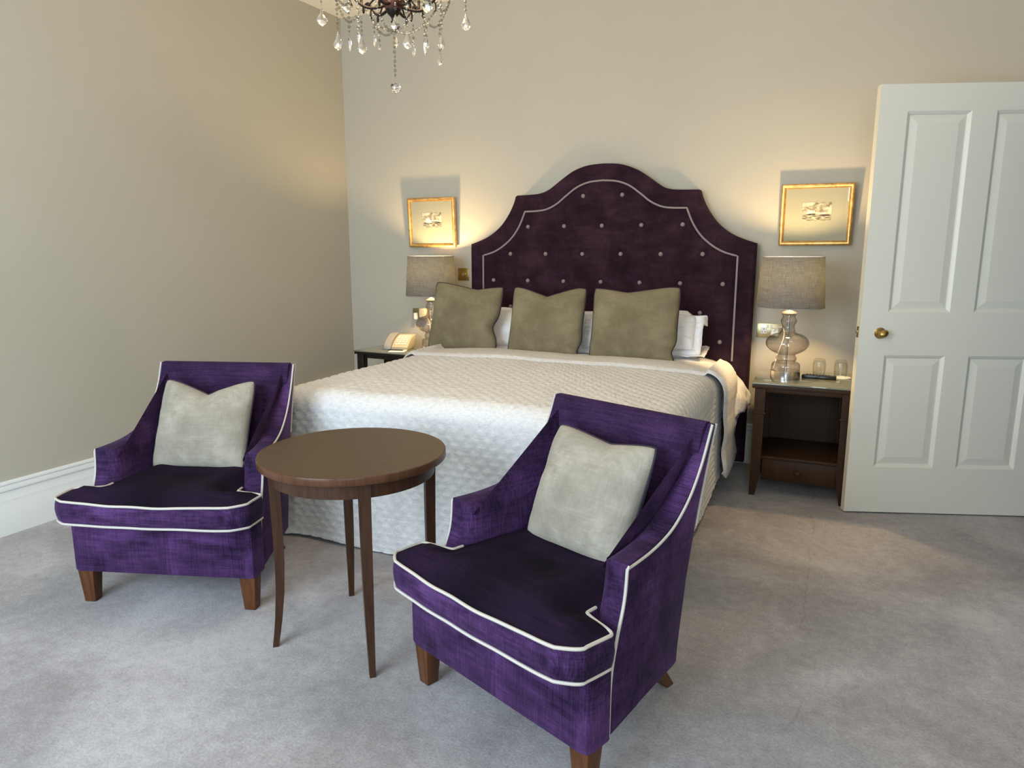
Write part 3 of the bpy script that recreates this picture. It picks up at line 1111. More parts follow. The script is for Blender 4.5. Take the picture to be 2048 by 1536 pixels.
    # T-shaped loose seat cushion
    def hwf(y):
        if y < -0.03: return 0.372 - 0.055 * ((-0.03 - y) / 0.045) ** 2
        if y < 0.060: return 0.372 + 0.004 * math.sin(y * 20)
        if y < 0.098: return 0.372 - 0.107 * sm(y, 0.060, 0.098)
        return 0.265 - 0.035 * (y - 0.098)
    ys = [-0.075 + 0.055 * (i / 8) ** 1.3 for i in range(9)] + [-0.02 + 0.075 * i / 6 for i in range(1, 7)] + [0.055 + 0.047 * i / 9 for i in range(1, 10)] + [0.102 + 0.335 * i / 22 for i in range(1, 23)]
    NX_ = 40
    vs, fs = [], []
    def ybow(x, y): return y - 0.016 * (1 - (x / 0.37) ** 2) * (1 - sm(y, -0.07, 0.12)) + 0.004 * fn(x, 0, 2, 9) * (1 - sm(y, -0.07, 0.05))
    top_idx, grid_top, grid_bot = [], [], []
    def zt(x, y, hw_):
        u = x / hw_
        dn = 9.0 if abs(x) < 0.262 else max(0.0, 0.098 - y)
        dn = dn if abs(x) >= 0.262 else math.hypot(0.262 - abs(x), max(0.0, 0.085 - y)) if y < 0.1 else 9.0
        e = sm(min(hw_ - abs(x), y + 0.078, dn) / 0.11, 0, 1.0)
        sag = 0.016 * math.exp(-((y + 0.075) / 0.02) ** 2) * (1 - u * u) * 0.4
        return 0.438 + 0.036 * e - 0.014 * math.exp(-((x - 0.02) ** 2 + (y - 0.17) ** 2) / 0.02) + 0.004 * fn(x, y, 1, 7) - sag
    for y in ys:
        hw_ = hwf(y)
        grid_top.append([])
        for i in range(NX_ + 1):
            u = -1 + 2 * i / NX_
            x = hw_ * (0.6 * u + 0.4 * math.sin(u * PI / 2))
            grid_top[-1].append(len(vs))
            vs.append((x, ybow(x, y), zt(x, y, hw_)))
    nt_ = len(vs)
    for row in grid_top:
        grid_bot.append([])
        for a in row:
            x, y, z_ = vs[a]
            grid_bot[-1].append(len(vs))
            vs.append((x, y, 0.352 + 0.003 * fn(x, y, 5, 8)))
    for g, flip in ((grid_top, False), (grid_bot, True)):
        for j in range(len(g) - 1):
            for i in range(NX_):
                f_ = (g[j][i], g[j][i + 1], g[j + 1][i + 1], g[j + 1][i])
                fs.append(f_[::-1] if flip else f_)
    ntop = (len(grid_top) - 1) * NX_
    NR = len(ys)
    border = [(0, i) for i in range(NX_ + 1)] + [(j, NX_) for j in range(1, NR)] + [(NR - 1, i) for i in range(NX_ - 1, -1, -1)] + [(j, 0) for j in range(NR - 2, 0, -1)]
    # bulging box border in three bands
    bands = []
    for k, f_ in enumerate((0.0, 0.25, 0.5, 0.75, 1.0)):
        if k == 0: bands.append([grid_top[j][i] for j, i in border]); continue
        if k == 4: bands.append([grid_bot[j][i] for j, i in border]); continue
        row = []
        for q, (j, i) in enumerate(border):
            a, b_ = Vector(vs[grid_top[j][i]]), Vector(vs[grid_bot[j][i]])
            p = a.lerp(b_, f_)
            ja, ia = border[q - 1]
            jb, ib = border[(q + 1) % len(border)]
            tdir = Vector(vs[grid_top[jb][ib]]) - Vector(vs[grid_top[ja][ia]])
            nn = Vector((tdir.y, -tdir.x, 0))
            if nn.length > 1e-9: nn.normalize()
            p += nn * 0.008 * math.sin(f_ * PI)
            row.append(len(vs))
            vs.append(tuple(p))
        bands.append(row)
    nb0 = len(fs)
    for a, b_ in zip(bands, bands[1:]):
        for q in range(len(border)):
            q2 = (q + 1) % len(border)
            fs.append((a[q], b_[q], b_[q2], a[q2]))
    co = from_vf('seat_cushion', vs, fs, [M['purple'], M['purple_seat_shaded']], root)
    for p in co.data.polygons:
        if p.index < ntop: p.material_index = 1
    # cord round the visible run of the cushion, top and bottom
    jj = [j for j, y in enumerate(ys) if y <= 0.135]
    run = [(j, 0) for j in jj[::-1]] + [(0, i) for i in range(1, NX_)] + [(j, NX_) for j in jj]
    tube('seat_piping', [Vector(vs[grid_top[j][i]]) + Vector((0, -0.002, 0.001)) for j, i in run], 0.0046, M['cream_pipe'], root, n=6)
    jb_ = [j for j, y in enumerate(ys) if y <= 0.065]
    runb = [(j, 0) for j in jb_[::-1]] + [(0, i) for i in range(1, NX_)] + [(j, NX_) for j in jb_]
    tube('seat_piping', [Vector(vs[grid_bot[j][i]]) + Vector((0, -0.003, 0.001)) for j, i in runb], 0.0046, M['cream_pipe'], root, n=6)
    # legs
    for sx in (-1, 1):
        box('leg', (sx * 0.322, 0.032, 0.0675), (0.062, 0.058, 0.135), M['leg_wood'], root, bev=0.003, taper=0.70)
        rot = Matrix.Rotation(R(-20), 3, 'X')
        vs_, fs_ = [], []
        for (cy_, cz_, hs) in ((0.455, 0.145, 0.026), (0.500, 0.075, 0.021), (0.560, 0.0, 0.017)):
            for ax, ay in ((-1, -1), (1, -1), (1, 1), (-1, 1)): vs_.append((sx * 0.20 + ax * hs, cy_ + ay * hs, cz_))
        for r_ in (0, 4):
            for k in range(4): fs_.append((r_ + k, r_ + (k + 1) % 4, r_ + 4 + (k + 1) % 4, r_ + 4 + k))
        fs_ += [(3, 2, 1, 0), (8, 9, 10, 11)]
        from_vf('leg', vs_, fs_, M['leg_wood'], root, smooth=False)
    return root


def spline_yz(pts):
    return [(p.x, p.y) for p in spline([(a, b_, 0) for a, b_ in pts], 4)]


AL, AR = R(18), R(-22.5)
chair_l = make_chair('purple velvet armchair facing squarely out in front of the left wall', (1.215, -2.862, 0), AL)
chair_r = make_chair('purple velvet armchair nearest the camera, angled towards the round table', (2.648, -3.02, 0), AR)


def at_chair(O, a, u, b_, z_):
    return (O[0] + u * math.cos(a) - b_ * math.sin(a), O[1] + u * math.sin(a) + b_ * math.cos(a), z_)


GS = 'silver taupe cushions on the armchairs'
cushion('cushion', 'silver taupe velvet cushion with a V-shaped chop, on the armchair by the left wall', at_chair((1.215, -2.862), AL, -0.010, 0.300, 0.455), (R(-25), R(0), AL), 0.405, 0.385, 0.13,
        M['silver'], M['dark_pipe'], group=GS, seed=21, dent=0.062, dentx=0.0, dentw=0.95, conc=0.04)
cushion('cushion', 'silver taupe velvet cushion leaning with a smooth top, on the nearest armchair', at_chair((2.648, -3.02), AR, 0.015, 0.312, 0.455), (R(-25), R(0), AR), 0.385, 0.375, 0.13,
        M['silver'], M['dark_pipe'], group=GS, seed=33, dent=0.026, dentx=0.15, dentw=1.1, conc=0.035)


# ------------------------------------------------------------------ round table
rt = empty('round_table', 'round walnut side table between the two purple armchairs', 'table', (1.99, -2.708, 0), R(-2))
TR = 0.312
lathe('table_top', [(0, 0.6425), (TR - 0.004, 0.6425), (TR - 0.004, 0.668), (0, 0.668)], M['wood_top'], rt, 96)
lathe('edge_band', [(TR - 0.004, 0.642), (TR - 0.001, 0.6425), (TR, 0.644), (TR, 0.664), (TR - 0.001, 0.667), (TR - 0.0035, 0.6682), (TR - 0.006, 0.6681)], M['edge_wood'], rt, 96)
lathe('apron', [(0.252, 0.588), (0.272, 0.588), (0.272, 0.642), (0.252, 0.642), (0.252, 0.588)], M['wood'], rt, 96)
for k in range(4):
    a = R(45 + 90 * k)
    d = Vector((math.cos(a), math.sin(a), 0))
    e = Vector((-math.sin(a), math.cos(a), 0))
    st = [(0.642, 0.2615, 0.018), (0.588, 0.2605, 0.0178), (0.50, 0.2595, 0.0172), (0.40, 0.2585, 0.0165), (0.30, 0.2585, 0.0157), (0.20, 0.2625, 0.0140), (0.10, 0.2725, 0.0118), (0.04, 0.281, 0.0104), (0.0, 0.2875, 0.0098)]
    vs, fs = [], []
    for z_, rr, hw_ in st:
        for ax, ay in ((-1, -1), (1, -1), (1, 1), (-1, 1)):
            p = d * (rr + ax * hw_) + e * (ay * hw_)
            vs.append((p.x, p.y, z_))
    for r_ in range(len(st) - 1):
        for q in range(4): fs.append((r_ * 4 + q, r_ * 4 + (q + 1) % 4, r_ * 4 + 4 + (q + 1) % 4, r_ * 4 + 4 + q))
    fs += [(3, 2, 1, 0), tuple(len(vs) - 4 + q for q in range(4))]
    from_vf('leg', vs, fs, M['wood'], rt)


# ------------------------------------------------------------------ nightstands
ns = empty('nightstand', 'dark brown open nightstand with one low drawer beside the door', 'nightstand', (3.335, -0.39, 0))
WN, DN = 0.50, 0.50
def leg_ns(x, y, sx):
    vs, fs = [], []
    for z_, wi in ((0.600, 0.055), (0.14, 0.052), (0.0, 0.030)):
        # outer edge vertical, inner edge tapers
        xo = x + sx * 0.0275
        xi = xo - sx * wi
        for xx, yy in ((xo, y - 0.024), (xi, y - 0.024), (xi, y + 0.024), (xo, y + 0.024)): vs.append((xx, yy, z_))
    for r_ in (0, 4):
        for q in range(4): fs.append((r_ + q, r_ + (q + 1) % 4, r_ + 4 + (q + 1) % 4, r_ + 4 + q))
    fs += [(0, 1, 2, 3), (11, 10, 9, 8)]
    return from_vf('leg', vs, fs, M['cab_wood'], ns, smooth=False)
for sx in (-1, 1):
    for y in (-0.222, 0.222):
        leg_ns(sx * 0.215, y, sx)
    box('leg_moulding', (sx * 0.215, -0.222, 0.466), (0.066, 0.060, 0.010), M['cab_wood'], ns, bev=0.003)
    box('side_panel', (sx * 0.226, 0, 0.345), (0.014, 0.40, 0.50), M['cab_wood'], ns, bev=0.001)
box('top', (0, 0, 0.612), (0.515, 0.510, 0.020), M['cab_wood'], ns, bev=0.003)
box('apron', (0, -0.226, 0.591), (0.375, 0.022, 0.022), M['cab_wood'], ns, bev=0.001)
box('back_panel', (0, 0.218, 0.345), (0.375, 0.010, 0.50), M['cab_wood'], ns, bev=0)
box('shelf', (0, -0.008, 0.218), (0.436, 0.455, 0.016), M['cab_wood'], ns, bev=0.002)
dr = box('drawer', (0, -0.010, 0.149), (0.372, 0.43, 0.118), M['cab_wood'], ns, bev=0.003)
lathe('knob', [(0, 0), (0.006, 0), (0.006, 0.008), (0.013, 0.014), (0.0155, 0.021), (0.012, 0.028), (0, 0.030)], M['wood'], dr, 20, loc=(0, -0.224, 0.150), rot=(R(90), 0, 0))
box('glass_top', (0, 0, 0.6275), (0.520, 0.515, 0.008), M['table_glass'], ns, bev=0.001)

ns2 = empty('nightstand', 'black open-framed nightstand with a glass top in the corner by the left wall', 'nightstand', (0.605, -0.28, 0), R(-3))
box('top', (0, 0, 0.612), (0.52, 0.37, 0.018), M['black_wood'], ns2, bev=0.003)
box('glass_top', (0, 0, 0.625), (0.53, 0.38, 0.006), M['table_glass'], ns2, bev=0.001)
box('apron', (0, -0.155, 0.589), (0.44, 0.018, 0.026), M['black_wood'], ns2, bev=0.001)
box('apron', (0, 0.155, 0.589), (0.44, 0.018, 0.026), M['black_wood'], ns2, bev=0.001)
for sx in (-1, 1):
    box('apron', (sx * 0.222, 0, 0.589), (0.018, 0.30, 0.026), M['black_wood'], ns2, bev=0.001)
    for y in (-0.155, 0.155): box('leg', (sx * 0.212, y, 0.3015), (0.055, 0.050, 0.603), M['black_wood'], ns2, bev=0.003)
box('shelf', (0, 0, 0.16), (0.44, 0.31, 0.016), M['black_wood'], ns2, bev=0.002)


# ------------------------------------------------------------------ lamps
def make_lamp(label, loc, rz, cordpts, tint_power, zb=0.0):
    root = empty('table_lamp', label, 'lamp', loc, rz, 'smoked glass bedside lamps')
    lathe('metal_base', [(0, 0), (0.077, 0), (0.0775, 0.002), (0.0775, 0.044), (0.075, 0.046), (0, 0.046)], M['chrome'], root, 56)
    prof = [(0.074, 0.046), (0.0755, 0.060), (0.074, 0.076), (0.066, 0.088), (0.050, 0.093), (0.048, 0.096), (0.052, 0.103), (0.054, 0.110), (0.052, 0.120), (0.046, 0.130),
            (0.046, 0.134), (0.062, 0.141), (0.085, 0.154), (0.104, 0.172), (0.113, 0.191), (0.110, 0.212), (0.096, 0.231), (0.074, 0.244), (0.050, 0.251), (0.042, 0.256),
            (0.037, 0.266), (0.0325, 0.282), (0.032, 0.292), (0.037, 0.303), (0.0415, 0.314), (0.041, 0.324), (0.035, 0.336), (0.032, 0.345), (0.036, 0.352), (0.042, 0.359)]
    prof = [(p.x, p.y) for p in spline([(a, b_, 0) for a, b_ in prof], 3)]
    lathe('glass_body', prof, M['smoke_glass'], root, 56)
    lathe('neck_cap', [(0, 0.352), (0.036, 0.354), (0.043, 0.360), (0.040, 0.366), (0.022, 0.374), (0.013, 0.382), (0.013, 0.392), (0, 0.392)], M['chrome'], root, 40)
    tube('stem', [(0, 0, 0.046), (0, 0, 0.36)], 0.0055, M['chrome'], root, n=10)
    tube('bulb_holder', [(0, 0, 0.388), (0, 0, 0.50)], 0.014, M['white_plastic'], root, n=16)
    zb0, zt0, rb, rt_ = 0.393, 0.664, 0.1775, 0.160
    vs, fs = lathe_data([(rb, zb0), (rb - (rb - rt_) * .33, zb0 + .09), (rb - (rb - rt_) * .66, zb0 + .18), (rt_, zt0)], 72)
    sh_ = from_vf('lamp_shade', vs, fs, M['shade'], root)
    for nm, rr, zz in (('rim', rb, zb0), ('rim', rt_, zt0)):
        tube(nm, [(rr * math.cos(2 * PI * k / 72), rr * math.sin(2 * PI * k / 72), zz) for k in range(72)], 0.0022, M['grey_plastic'] if nm else None, sh_, closed=True, n=5)
    bm = bmesh.new()
    for k in range(3):
        a = 2 * PI * k / 3 + 0.3
        vs_, fs_ = tube_data([(0.02 * math.cos(a), 0.02 * math.sin(a), 0.50), ((rb - 0.006) * math.cos(a), (rb - 0.006) * math.sin(a), zb0 + 0.01)], 0.0012, n=5)
    wires_v, wires_f = [], []
    for k in range(3):
        a = 2 * PI * k / 3 + 0.3
        vs_, fs_ = tube_data([(0.02 * math.cos(a), 0.02 * math.sin(a), 0.47), (rb * math.cos(a), rb * math.sin(a), zb0 + 0.002)], 0.0012, n=5)
        o_ = len(wires_v)
        wires_v += vs_
        wires_f += [tuple(i + o_ for i in f_) for f_ in fs_]
    bm.free()
    from_vf('shade_carrier', wires_v, wires_f, M['chrome'], sh_)
    mb = bpy.data.materials.get('bulb glass') or thin_glass('bulb glass', (0.98, 0.97, 0.93), 0.1, 1.2)
    lathe('bulb', [(0, 0.500), (0.014, 0.500), (0.016, 0.515), (0.025, 0.535), (0.027, 0.550), (0.022, 0.565), (0.010, 0.574), (0, 0.576)], mb, root, 24)
    pl = point('lamp_light', (0, 0, 0.565), tint_power, (1.0, 0.69, 0.35), 0.032, root)
    tube('cord', cordpts, 0.0028, M['white_plastic'], root, n=6)
    return root


LP = 33.0
lr = make_lamp('smoked glass table lamp on the brown nightstand beside the door', (3.228, -0.425, 0.6315), 0,
               spline([(-0.06, 0.05, 0.005), (-0.075, 0.16, 0.012), (-0.06, 0.25, 0.10), (-0.035, 0.29, 0.20), (-0.05, 0.36, 0.245), (-0.085, 0.37, 0.235), (-0.10, 0.385, 0.215)], 6), LP)
ll = make_lamp('smoked glass table lamp half hidden by a cushion, beside the telephone', (0.872, -0.26, 0.628), 0,
               spline([(-0.06, 0.05, 0.005), (-0.10, 0.13, 0.012), (-0.13, 0.20, 0.08), (-0.15, 0.22, 0.17), (-0.17, 0.235, 0.20)], 6), LP)


# ------------------------------------------------------------------ framed prints
def make_picture(label, cx, cz, w_, h_, tilt, ships, pw, ph_):
    root = empty('framed_print', label, 'picture', (cx, -0.022, cz - h_ / 2), 0, 'gilt framed sea prints over the bedside lamps')
    root.rotation_euler = (tilt, 0, 0)
    # mitred gilt moulding: profile (inset from outer edge, depth towards the room)
    prof = [(0, 0.0), (0, 0.016), (0.004, 0.021), (0.010, 0.023), (0.016, 0.021), (0.020, 0.015), (0.024, 0.011), (0.026, 0.007), (0.026, 0.0)]
    vs, fs = [], []
    for ins, dep in prof:
        for sx, sz in ((-1, 0), (1, 0), (1, 1), (-1, 1)):
            vs.append((sx * (w_ / 2 - ins), -dep, (ins if sz == 0 else h_ - ins)))
    for r_ in range(len(prof) - 1):
        for q in range(4): fs.append((r_ * 4 + q, r_ * 4 + (q + 1) % 4, r_ * 4 + 4 + (q + 1) % 4, r_ * 4 + 4 + q))
    from_vf('frame', vs, fs, M['gilt'], root)
    box('backing', (0, 0.001, h_ / 2), (w_ - 0.004, 0.006, h_ - 0.004), M['paper'], root, bev=0)
    box('mount', (0, -0.0035, h_ / 2), (w_ - 0.045, 0.003, h_ - 0.045), M['mount'], root, bev=0)
    pz = h_ / 2 + 0.018
    pr = box('print', (0, 0, 0), (pw, 0.0016, ph_), M['print'], root, bev=0, loc=(0.003, -0.0056, pz))
    box('glass', (0, -0.0088, h_ / 2), (w_ - 0.05, 0.0012, h_ - 0.05), M['picture_glass'], root, bev=0)
    vs, fs, mi = [], [], []
    for poly, m_ in ships:
        o_ = len(vs)
        vs += [(x, -0.0011, z_) for x, z_ in poly]
        fs.append(tuple(range(o_, o_ + len(poly))))
        mi.append(m_)
    o_ = from_vf('ink_drawing', vs, fs, [M['ink'], M['ink_pale'], M['paper']], pr, smooth=False, recalc=False)
    for p, m_ in zip(o_.data.polygons, mi): p.material_index = m_
    return root


def ship(x, z_, s, m_=0, sail=2):
    out = [([(x - s, z_), (x + s, z_), (x + s * 0.8, z_ - s * 0.25), (x - s * 0.8, z_ - s * 0.25)], m_)]
    for k, dx in enumerate((-0.55, 0.0, 0.5)):
        xx = x + dx * s
        out.append(([(xx - 0.02 * s, z_), (xx + 0.04 * s, z_), (xx + 0.01 * s, z_ + s * (1.5 if k == 1 else 1.2))], m_))
        out.append(([(xx - 0.2 * s, z_ + 0.15 * s), (xx + 0.2 * s, z_ + 0.2 * s), (xx + 0.16 * s, z_ + s * 0.95), (xx - 0.10 * s, z_ + s * 0.9)], sail))
    return out


shipsL = [([(-0.05, -0.02), (-0.045, 0.005), (-0.032, 0.018), (-0.020, 0.012), (-0.012, -0.008), (-0.01, -0.02)], 2)] + ship(0.010, -0.012, 0.014) + ship(0.034, -0.012, 0.016) + ship(0.054, -0.014, 0.011) \
    + [([(-0.062, -0.026), (-0.03, -0.027), (-0.03, -0.022), (-0.062, -0.021)], 0), ([(0.0, -0.024), (0.06, -0.026), (0.06, -0.018), (0.02, -0.020)], 0), ([(0.035, -0.036), (0.06, -0.038), (0.055, -0.033), (0.04, -0.033)], 0),
       ([(-0.01, 0.005), (0.0, 0.03), (-0.02, 0.036), (-0.035, 0.026), (-0.025, 0.018)], 1)]
shipsR = ship(-0.040, -0.015, 0.016) + ship(-0.024, -0.012, 0.020) + ship(0.022, -0.016, 0.010, 1) + ship(0.038, -0.016, 0.012, 1) \
    + [([(0.0, -0.024), (0.065, -0.026), (0.065, -0.016), (0.03, -0.019)], 0), ([(-0.02, -0.020), (-0.005, -0.018), (-0.004, -0.016), (-0.018, -0.016)], 0), ([(-0.045, -0.021), (-0.03, -0.021), (-0.03, -0.018), (-0.045, -0.018)], 0)]
make_picture('small sepia sea print in a gilt frame above the left bedside lamp', 0.758, 1.530, 0.387, 0.348, R(3.2), shipsL, 0.155, 0.102)
make_picture('small sepia ship print in a gilt frame between headboard and door', 3.315, 1.534, 0.387, 0.348, R(3.6), shipsR, 0.155, 0.102)


# ------------------------------------------------------------------ sockets, switch
def uk_outlet(cx, parent):
    o = box('outlet', (cx, -0.0075, 0.0), (0.034, 0.003, 0.036), M['white_plastic'], parent, bev=0.0008)
    bm = bmesh.new()
    add_box(bm, (cx, -0.0092, 0.009), (0.004, 0.001, 0.008))
    add_box(bm, (cx - 0.009, -0.0092, -0.008), (0.007, 0.001, 0.004))
    add_box(bm, (cx + 0.009, -0.0092, -0.008), (0.007, 0.001, 0.004))
    from_bm('pin_holes', bm, M['dark_hole'], o, smooth=False)


def double_socket(label, x, z_, w_=0.146, plugs=()):
    root = empty('wall_socket', label, 'socket', (x, 0, z_))
    box('plate', (0, -0.0035, 0), (w_, 0.006, 0.086), M['satin_brass'], root, bev=0.0015)
    for sx in (-1, 1):
        uk_outlet(sx * 0.032, root) if sx not in plugs else None
        box('rocker_switch', (sx * 0.010 + (0.0), -0.008, 0.026), (0.013, 0.004, 0.020), M['white_plastic'], root, bev=0.001)
    return root


sr = double_socket('brass double socket on the wall between headboard and brown nightstand', 3.100, 0.848, plugs=(1,))
pg = box('plug', (0, 0, 0), (0.044, 0.030, 0.046), M['white_plastic'], None, bev=0.006, loc=(3.134, -0.0235, 0.842))
setp(pg, 'white plug of the lamp beside the door, in the brass socket', 'plug')
sl = double_socket('brass double socket on the wall behind the telephone', 0.632, 0.862, plugs=(-1, 1))
pg2 = box('plug', (0, 0, 0), (0.026, 0.034, 0.050), M['white_plastic'], None, bev=0.006, loc=(0.598, -0.026, 0.848))
setp(pg2, 'small white plug in the brass socket above the telephone', 'plug')
ad = empty('plug_adaptor', 'cream plug-in adaptor with small air holes above the telephone', 'adaptor', (0.668, -0.009, 0.875))
box('adaptor_body', (0, -0.021, 0), (0.062, 0.040, 0.070), M['beige_plastic'], ad, bev=0.006)
bm = bmesh.new()
for i in range(3):
    for j in range(3): add_box(bm, (-0.014 + 0.012 * i, -0.0415, -0.012 + 0.013 * j), (0.004, 0.001, 0.004))
from_bm('air_holes', bm, M['dark_hole'], ad, smooth=False)
sw = empty('light_switch', 'square brass light switch plate on the wall beside the headboard', 'switch', (0.992, 0, 1.162))
box('plate', (0, -0.003, 0), (0.088, 0.006, 0.088), M['brass'], sw, bev=0.0012)
lathe('dimmer_knob', [(0, 0), (0.012, 0), (0.0125, 0.004), (0.0115, 0.014), (0, 0.015)], M['chrome'], sw, 24, loc=(0.006, -0.006, 0), rot=(R(90), 0, 0))
for sx in (-1, 1): lathe('screw', [(0, 0), (0.0035, 0), (0.003, 0.0012), (0, 0.0016)], M['chrome'], sw, 12, loc=(sx * 0.033, -0.006, 0), rot=(R(90), 0, 0))


# ------------------------------------------------------------------ telephone, notepad, pen
tp_ = empty('telephone', 'beige desk telephone with grey handset on the black nightstand', 'telephone', (0.585, -0.225, 0.6285), R(14))
arc = [(-0.105, 0.0), (-0.105, 0.022), (-0.06, 0.052), (0.0, 0.078), (0.06, 0.092), (0.098, 0.094), (0.104, 0.086), (0.085, 0.060), (0.05, 0.038), (0.05, 0.0)]
prism('body', [(a, b_) for a, b_ in arc], -0.035, 0.085, M['beige_plastic'], tp_, bev=0.004, axis='x')
prism('foot', [(-0.10, 0.0), (-0.10, 0.014), (0.09, 0.030), (0.09, 0.0)], -0.085, 0.08, M['grey_plastic'], tp_, bev=0.003, axis='x')
hs = spline([(-0.108, 0.022), (-0.06, 0.060), (0.0, 0.088), (0.06, 0.103), (0.102, 0.104)], 4)
prism('handset', [(p[0], p[1]) for p in [(q.x, q.y) for q in [Vector((a, b_, 0)) for a, b_ in [(h_[0], h_[1]) for h_ in hs]]]] + [(0.102, 0.088), (0.06, 0.083), (0.0, 0.066), (-0.06, 0.036), (-0.108, 0.006)], -0.092, -0.040,
      M['grey_plastic'], tp_, bev=0.007, axis='x')
bm = bmesh.new()
for i in range(4):
    for j in range(6):
        yy = -0.078 + 0.023 * j
        zz = 0.041 + 0.0018 * j + (0.055 - 0.0) * (1 - ((0.04 - yy) / 0.13) ** 2) * 0.0
        # height of the keypad on the arc
        for (a0, b0), (a1, b1) in zip(arc[1:6], arc[2:6]):
            if a0 <= yy <= a1: zz = b0 + (b1 - b0) * (yy - a0) / (a1 - a0); ang = math.atan2(b1 - b0, a1 - a0)
        add_box(bm, (-0.010 + 0.024 * i, yy, zz + 0.002), (0.015, 0.013, 0.005), 0.0, Matrix.Rotation(ang, 3, 'X'))
from_bm('keypad', bm, M['white_plastic'], tp_, smooth=False)
np_ = box('notepad', (0, 0, 0), (0.115, 0.10, 0.006), M['paper'], None, bev=0.0008, loc=(0.662, -0.385, 0.6325), rot=(0, 0, R(20)))
setp(np_, 'white paper notepad in front of the telephone', 'notepad')
pn = empty('pen', 'dark pen lying on the notepad by the telephone', 'pen', (0.650, -0.385, 0.6395), R(12))
tube('barrel', [(-0.06, 0, 0), (0.05, 0, 0)], 0.0035, M['black_plastic'], pn, n=10)
tube('tip', [(0.05, 0, 0), (0.062, 0, 0)], 0.003, M['chrome'], pn, n=10, rs=[0.0034, 0.0008])

# ------------------------------------------------------------------ remote, tumblers, coaster
ZG = 0.6315
rm = empty('remote_control', 'black remote control lying on the glass of the brown nightstand', 'remote', (3.402, -0.375, ZG), R(-4))
prism('casing', [(-0.088, -0.020), (-0.080, -0.024), (0.080, -0.024), (0.088, -0.018), (0.088, 0.018), (0.080, 0.024), (-0.080, 0.024), (-0.088, 0.020)], 0.0, 0.020, M['black_plastic'], rm, bev=0.005)
bm = bmesh.new()
for i in range(8):
    for j in range(3): add_box(bm, (-0.062 + 0.016 * i, -0.013 + 0.013 * j, 0.0205), (0.009, 0.007, 0.003))
from_bm('keypad', bm, M['rubber'], rm, smooth=False)


def tumbler(label, x, y, z_):
    o = lathe('tumbler', [(0.031, 0.0), (0.0335, 0.018), (0.035, 0.045), (0.0345, 0.070), (0.031, 0.086), (0.026, 0.0925), (0, 0.0935), (0, 0.080), (0.024, 0.081), (0.0325, 0.066), (0.033, 0.045), (0.0315, 0.018), (0.0295, 0.0), (0.031, 0.0)],
              M['clear_glass'], None, 40, loc=(x, y, z_))
    return setp(o, label, 'glass', 'upturned tumblers on the brown nightstand')


cx1 = (3.510, -0.275)
ck = lathe('coaster', [(0, 0), (0.046, 0), (0.047, 0.0015), (0.046, 0.003), (0, 0.003)], M['paper'], None, 40, loc=(cx1[0] + 0.01, cx1[1] - 0.012, ZG))
setp(ck, 'round white paper coaster under the tumbler nearest the door', 'coaster')
tumbler('upturned clear tumbler standing on the white coaster by the door', cx1[0], cx1[1], ZG + 0.003)
tumbler('upturned clear tumbler standing straight on the glass behind the remote', 3.398, -0.240, ZG)


# ------------------------------------------------------------------ chandelier
CX_, CY_ = 1.938, -2.30
ch = empty('chandelier', 'crystal chandelier with dark scrolled arms hanging from the ceiling', 'chandelier', (CX_, CY_, 0))
lathe('centre_bowl', [(0, 2.168), (0.026, 2.168), (0.030, 2.172), (0.034, 2.190), (0.040, 2.205), (0.036, 2.214), (0.020, 2.222), (0.012, 2.232), (0, 2.232)], M['copper'], ch, 32)
lathe('finial', [(0, 2.108), (0.003, 2.110), (0.0045, 2.118), (0.004, 2.122), (0.010, 2.127), (0.010, 2.130), (0.006, 2.133), (0.0075, 2.139), (0.0085, 2.142), (0.013, 2.147), (0.022, 2.156), (0.027, 2.168), (0, 2.169)], M['iron'], ch, 28)
lathe('column', [(0.010, 2.23), (0.016, 2.26), (0.030, 2.30), (0.034, 2.34), (0.020, 2.38), (0.010, 2.42), (0.014, 2.47), (0.022, 2.50), (0.010, 2.54), (0.006, 2.56), (0, 2.56)], M['iron'], ch, 28)
lathe('ceiling_rose', [(0, 2.955), (0.02, 2.957), (0.055, 2.975), (0.060, 3.0), (0, 3.0)], M['iron'], ch, 32)
lk = []
tube('hanging_chain', [(0.004 * math.sin(k * 1.57), 0.004 * math.cos(k * 1.57), 2.555 + 0.0135 * k) for k in range(31)], 0.0035, M['iron'], ch, n=6)


def merge(parts):
    V, F = [], []
    for vs_, fs_ in parts:
        o_ = len(V)
        V += [tuple(v_) for v_ in vs_]
        F += [tuple(i + o_ for i in f_) for f_ in fs_]
    return V, F


def bead(p, r_=0.0058, ang=0.0):
    vs_, fs_ = lathe_data([(0, -0.0026), (r_ * 0.7, -0.0022), (r_, 0), (r_ * 0.7, 0.0022), (0, 0.0026)], 8)
    mt_ = Matrix.Rotation(ang, 3, 'Z') @ Matrix.Rotation(PI / 2, 3, 'X')
    return [mt_ @ Vector(v_) + Vector(p) for v_ in vs_], fs_


def chain(name, path_pts, parent, step=0.0135, r_=0.0058):
    P = [Vector(p) for p in path_pts]
    parts, acc, nxt = [], 0.0, 0.0
    k = 0
    for a, b_ in zip(P, P[1:]):
        L_ = (b_ - a).length
        while nxt <= acc + L_:
            q = a.lerp(b_, (nxt - acc) / max(L_, 1e-9))
            parts.append(bead(q, r_ * (1.0 if k % 2 else 0.85), CAM_YAW + (0.3 if k % 2 else 1.1)))
            nxt += step
            k += 1
        acc += L_
    parts.append(tube_data(P, 0.0005, n=4))
    V, F = merge(parts)
    return from_vf(name, V, F, M['bead'], parent, smooth=False)


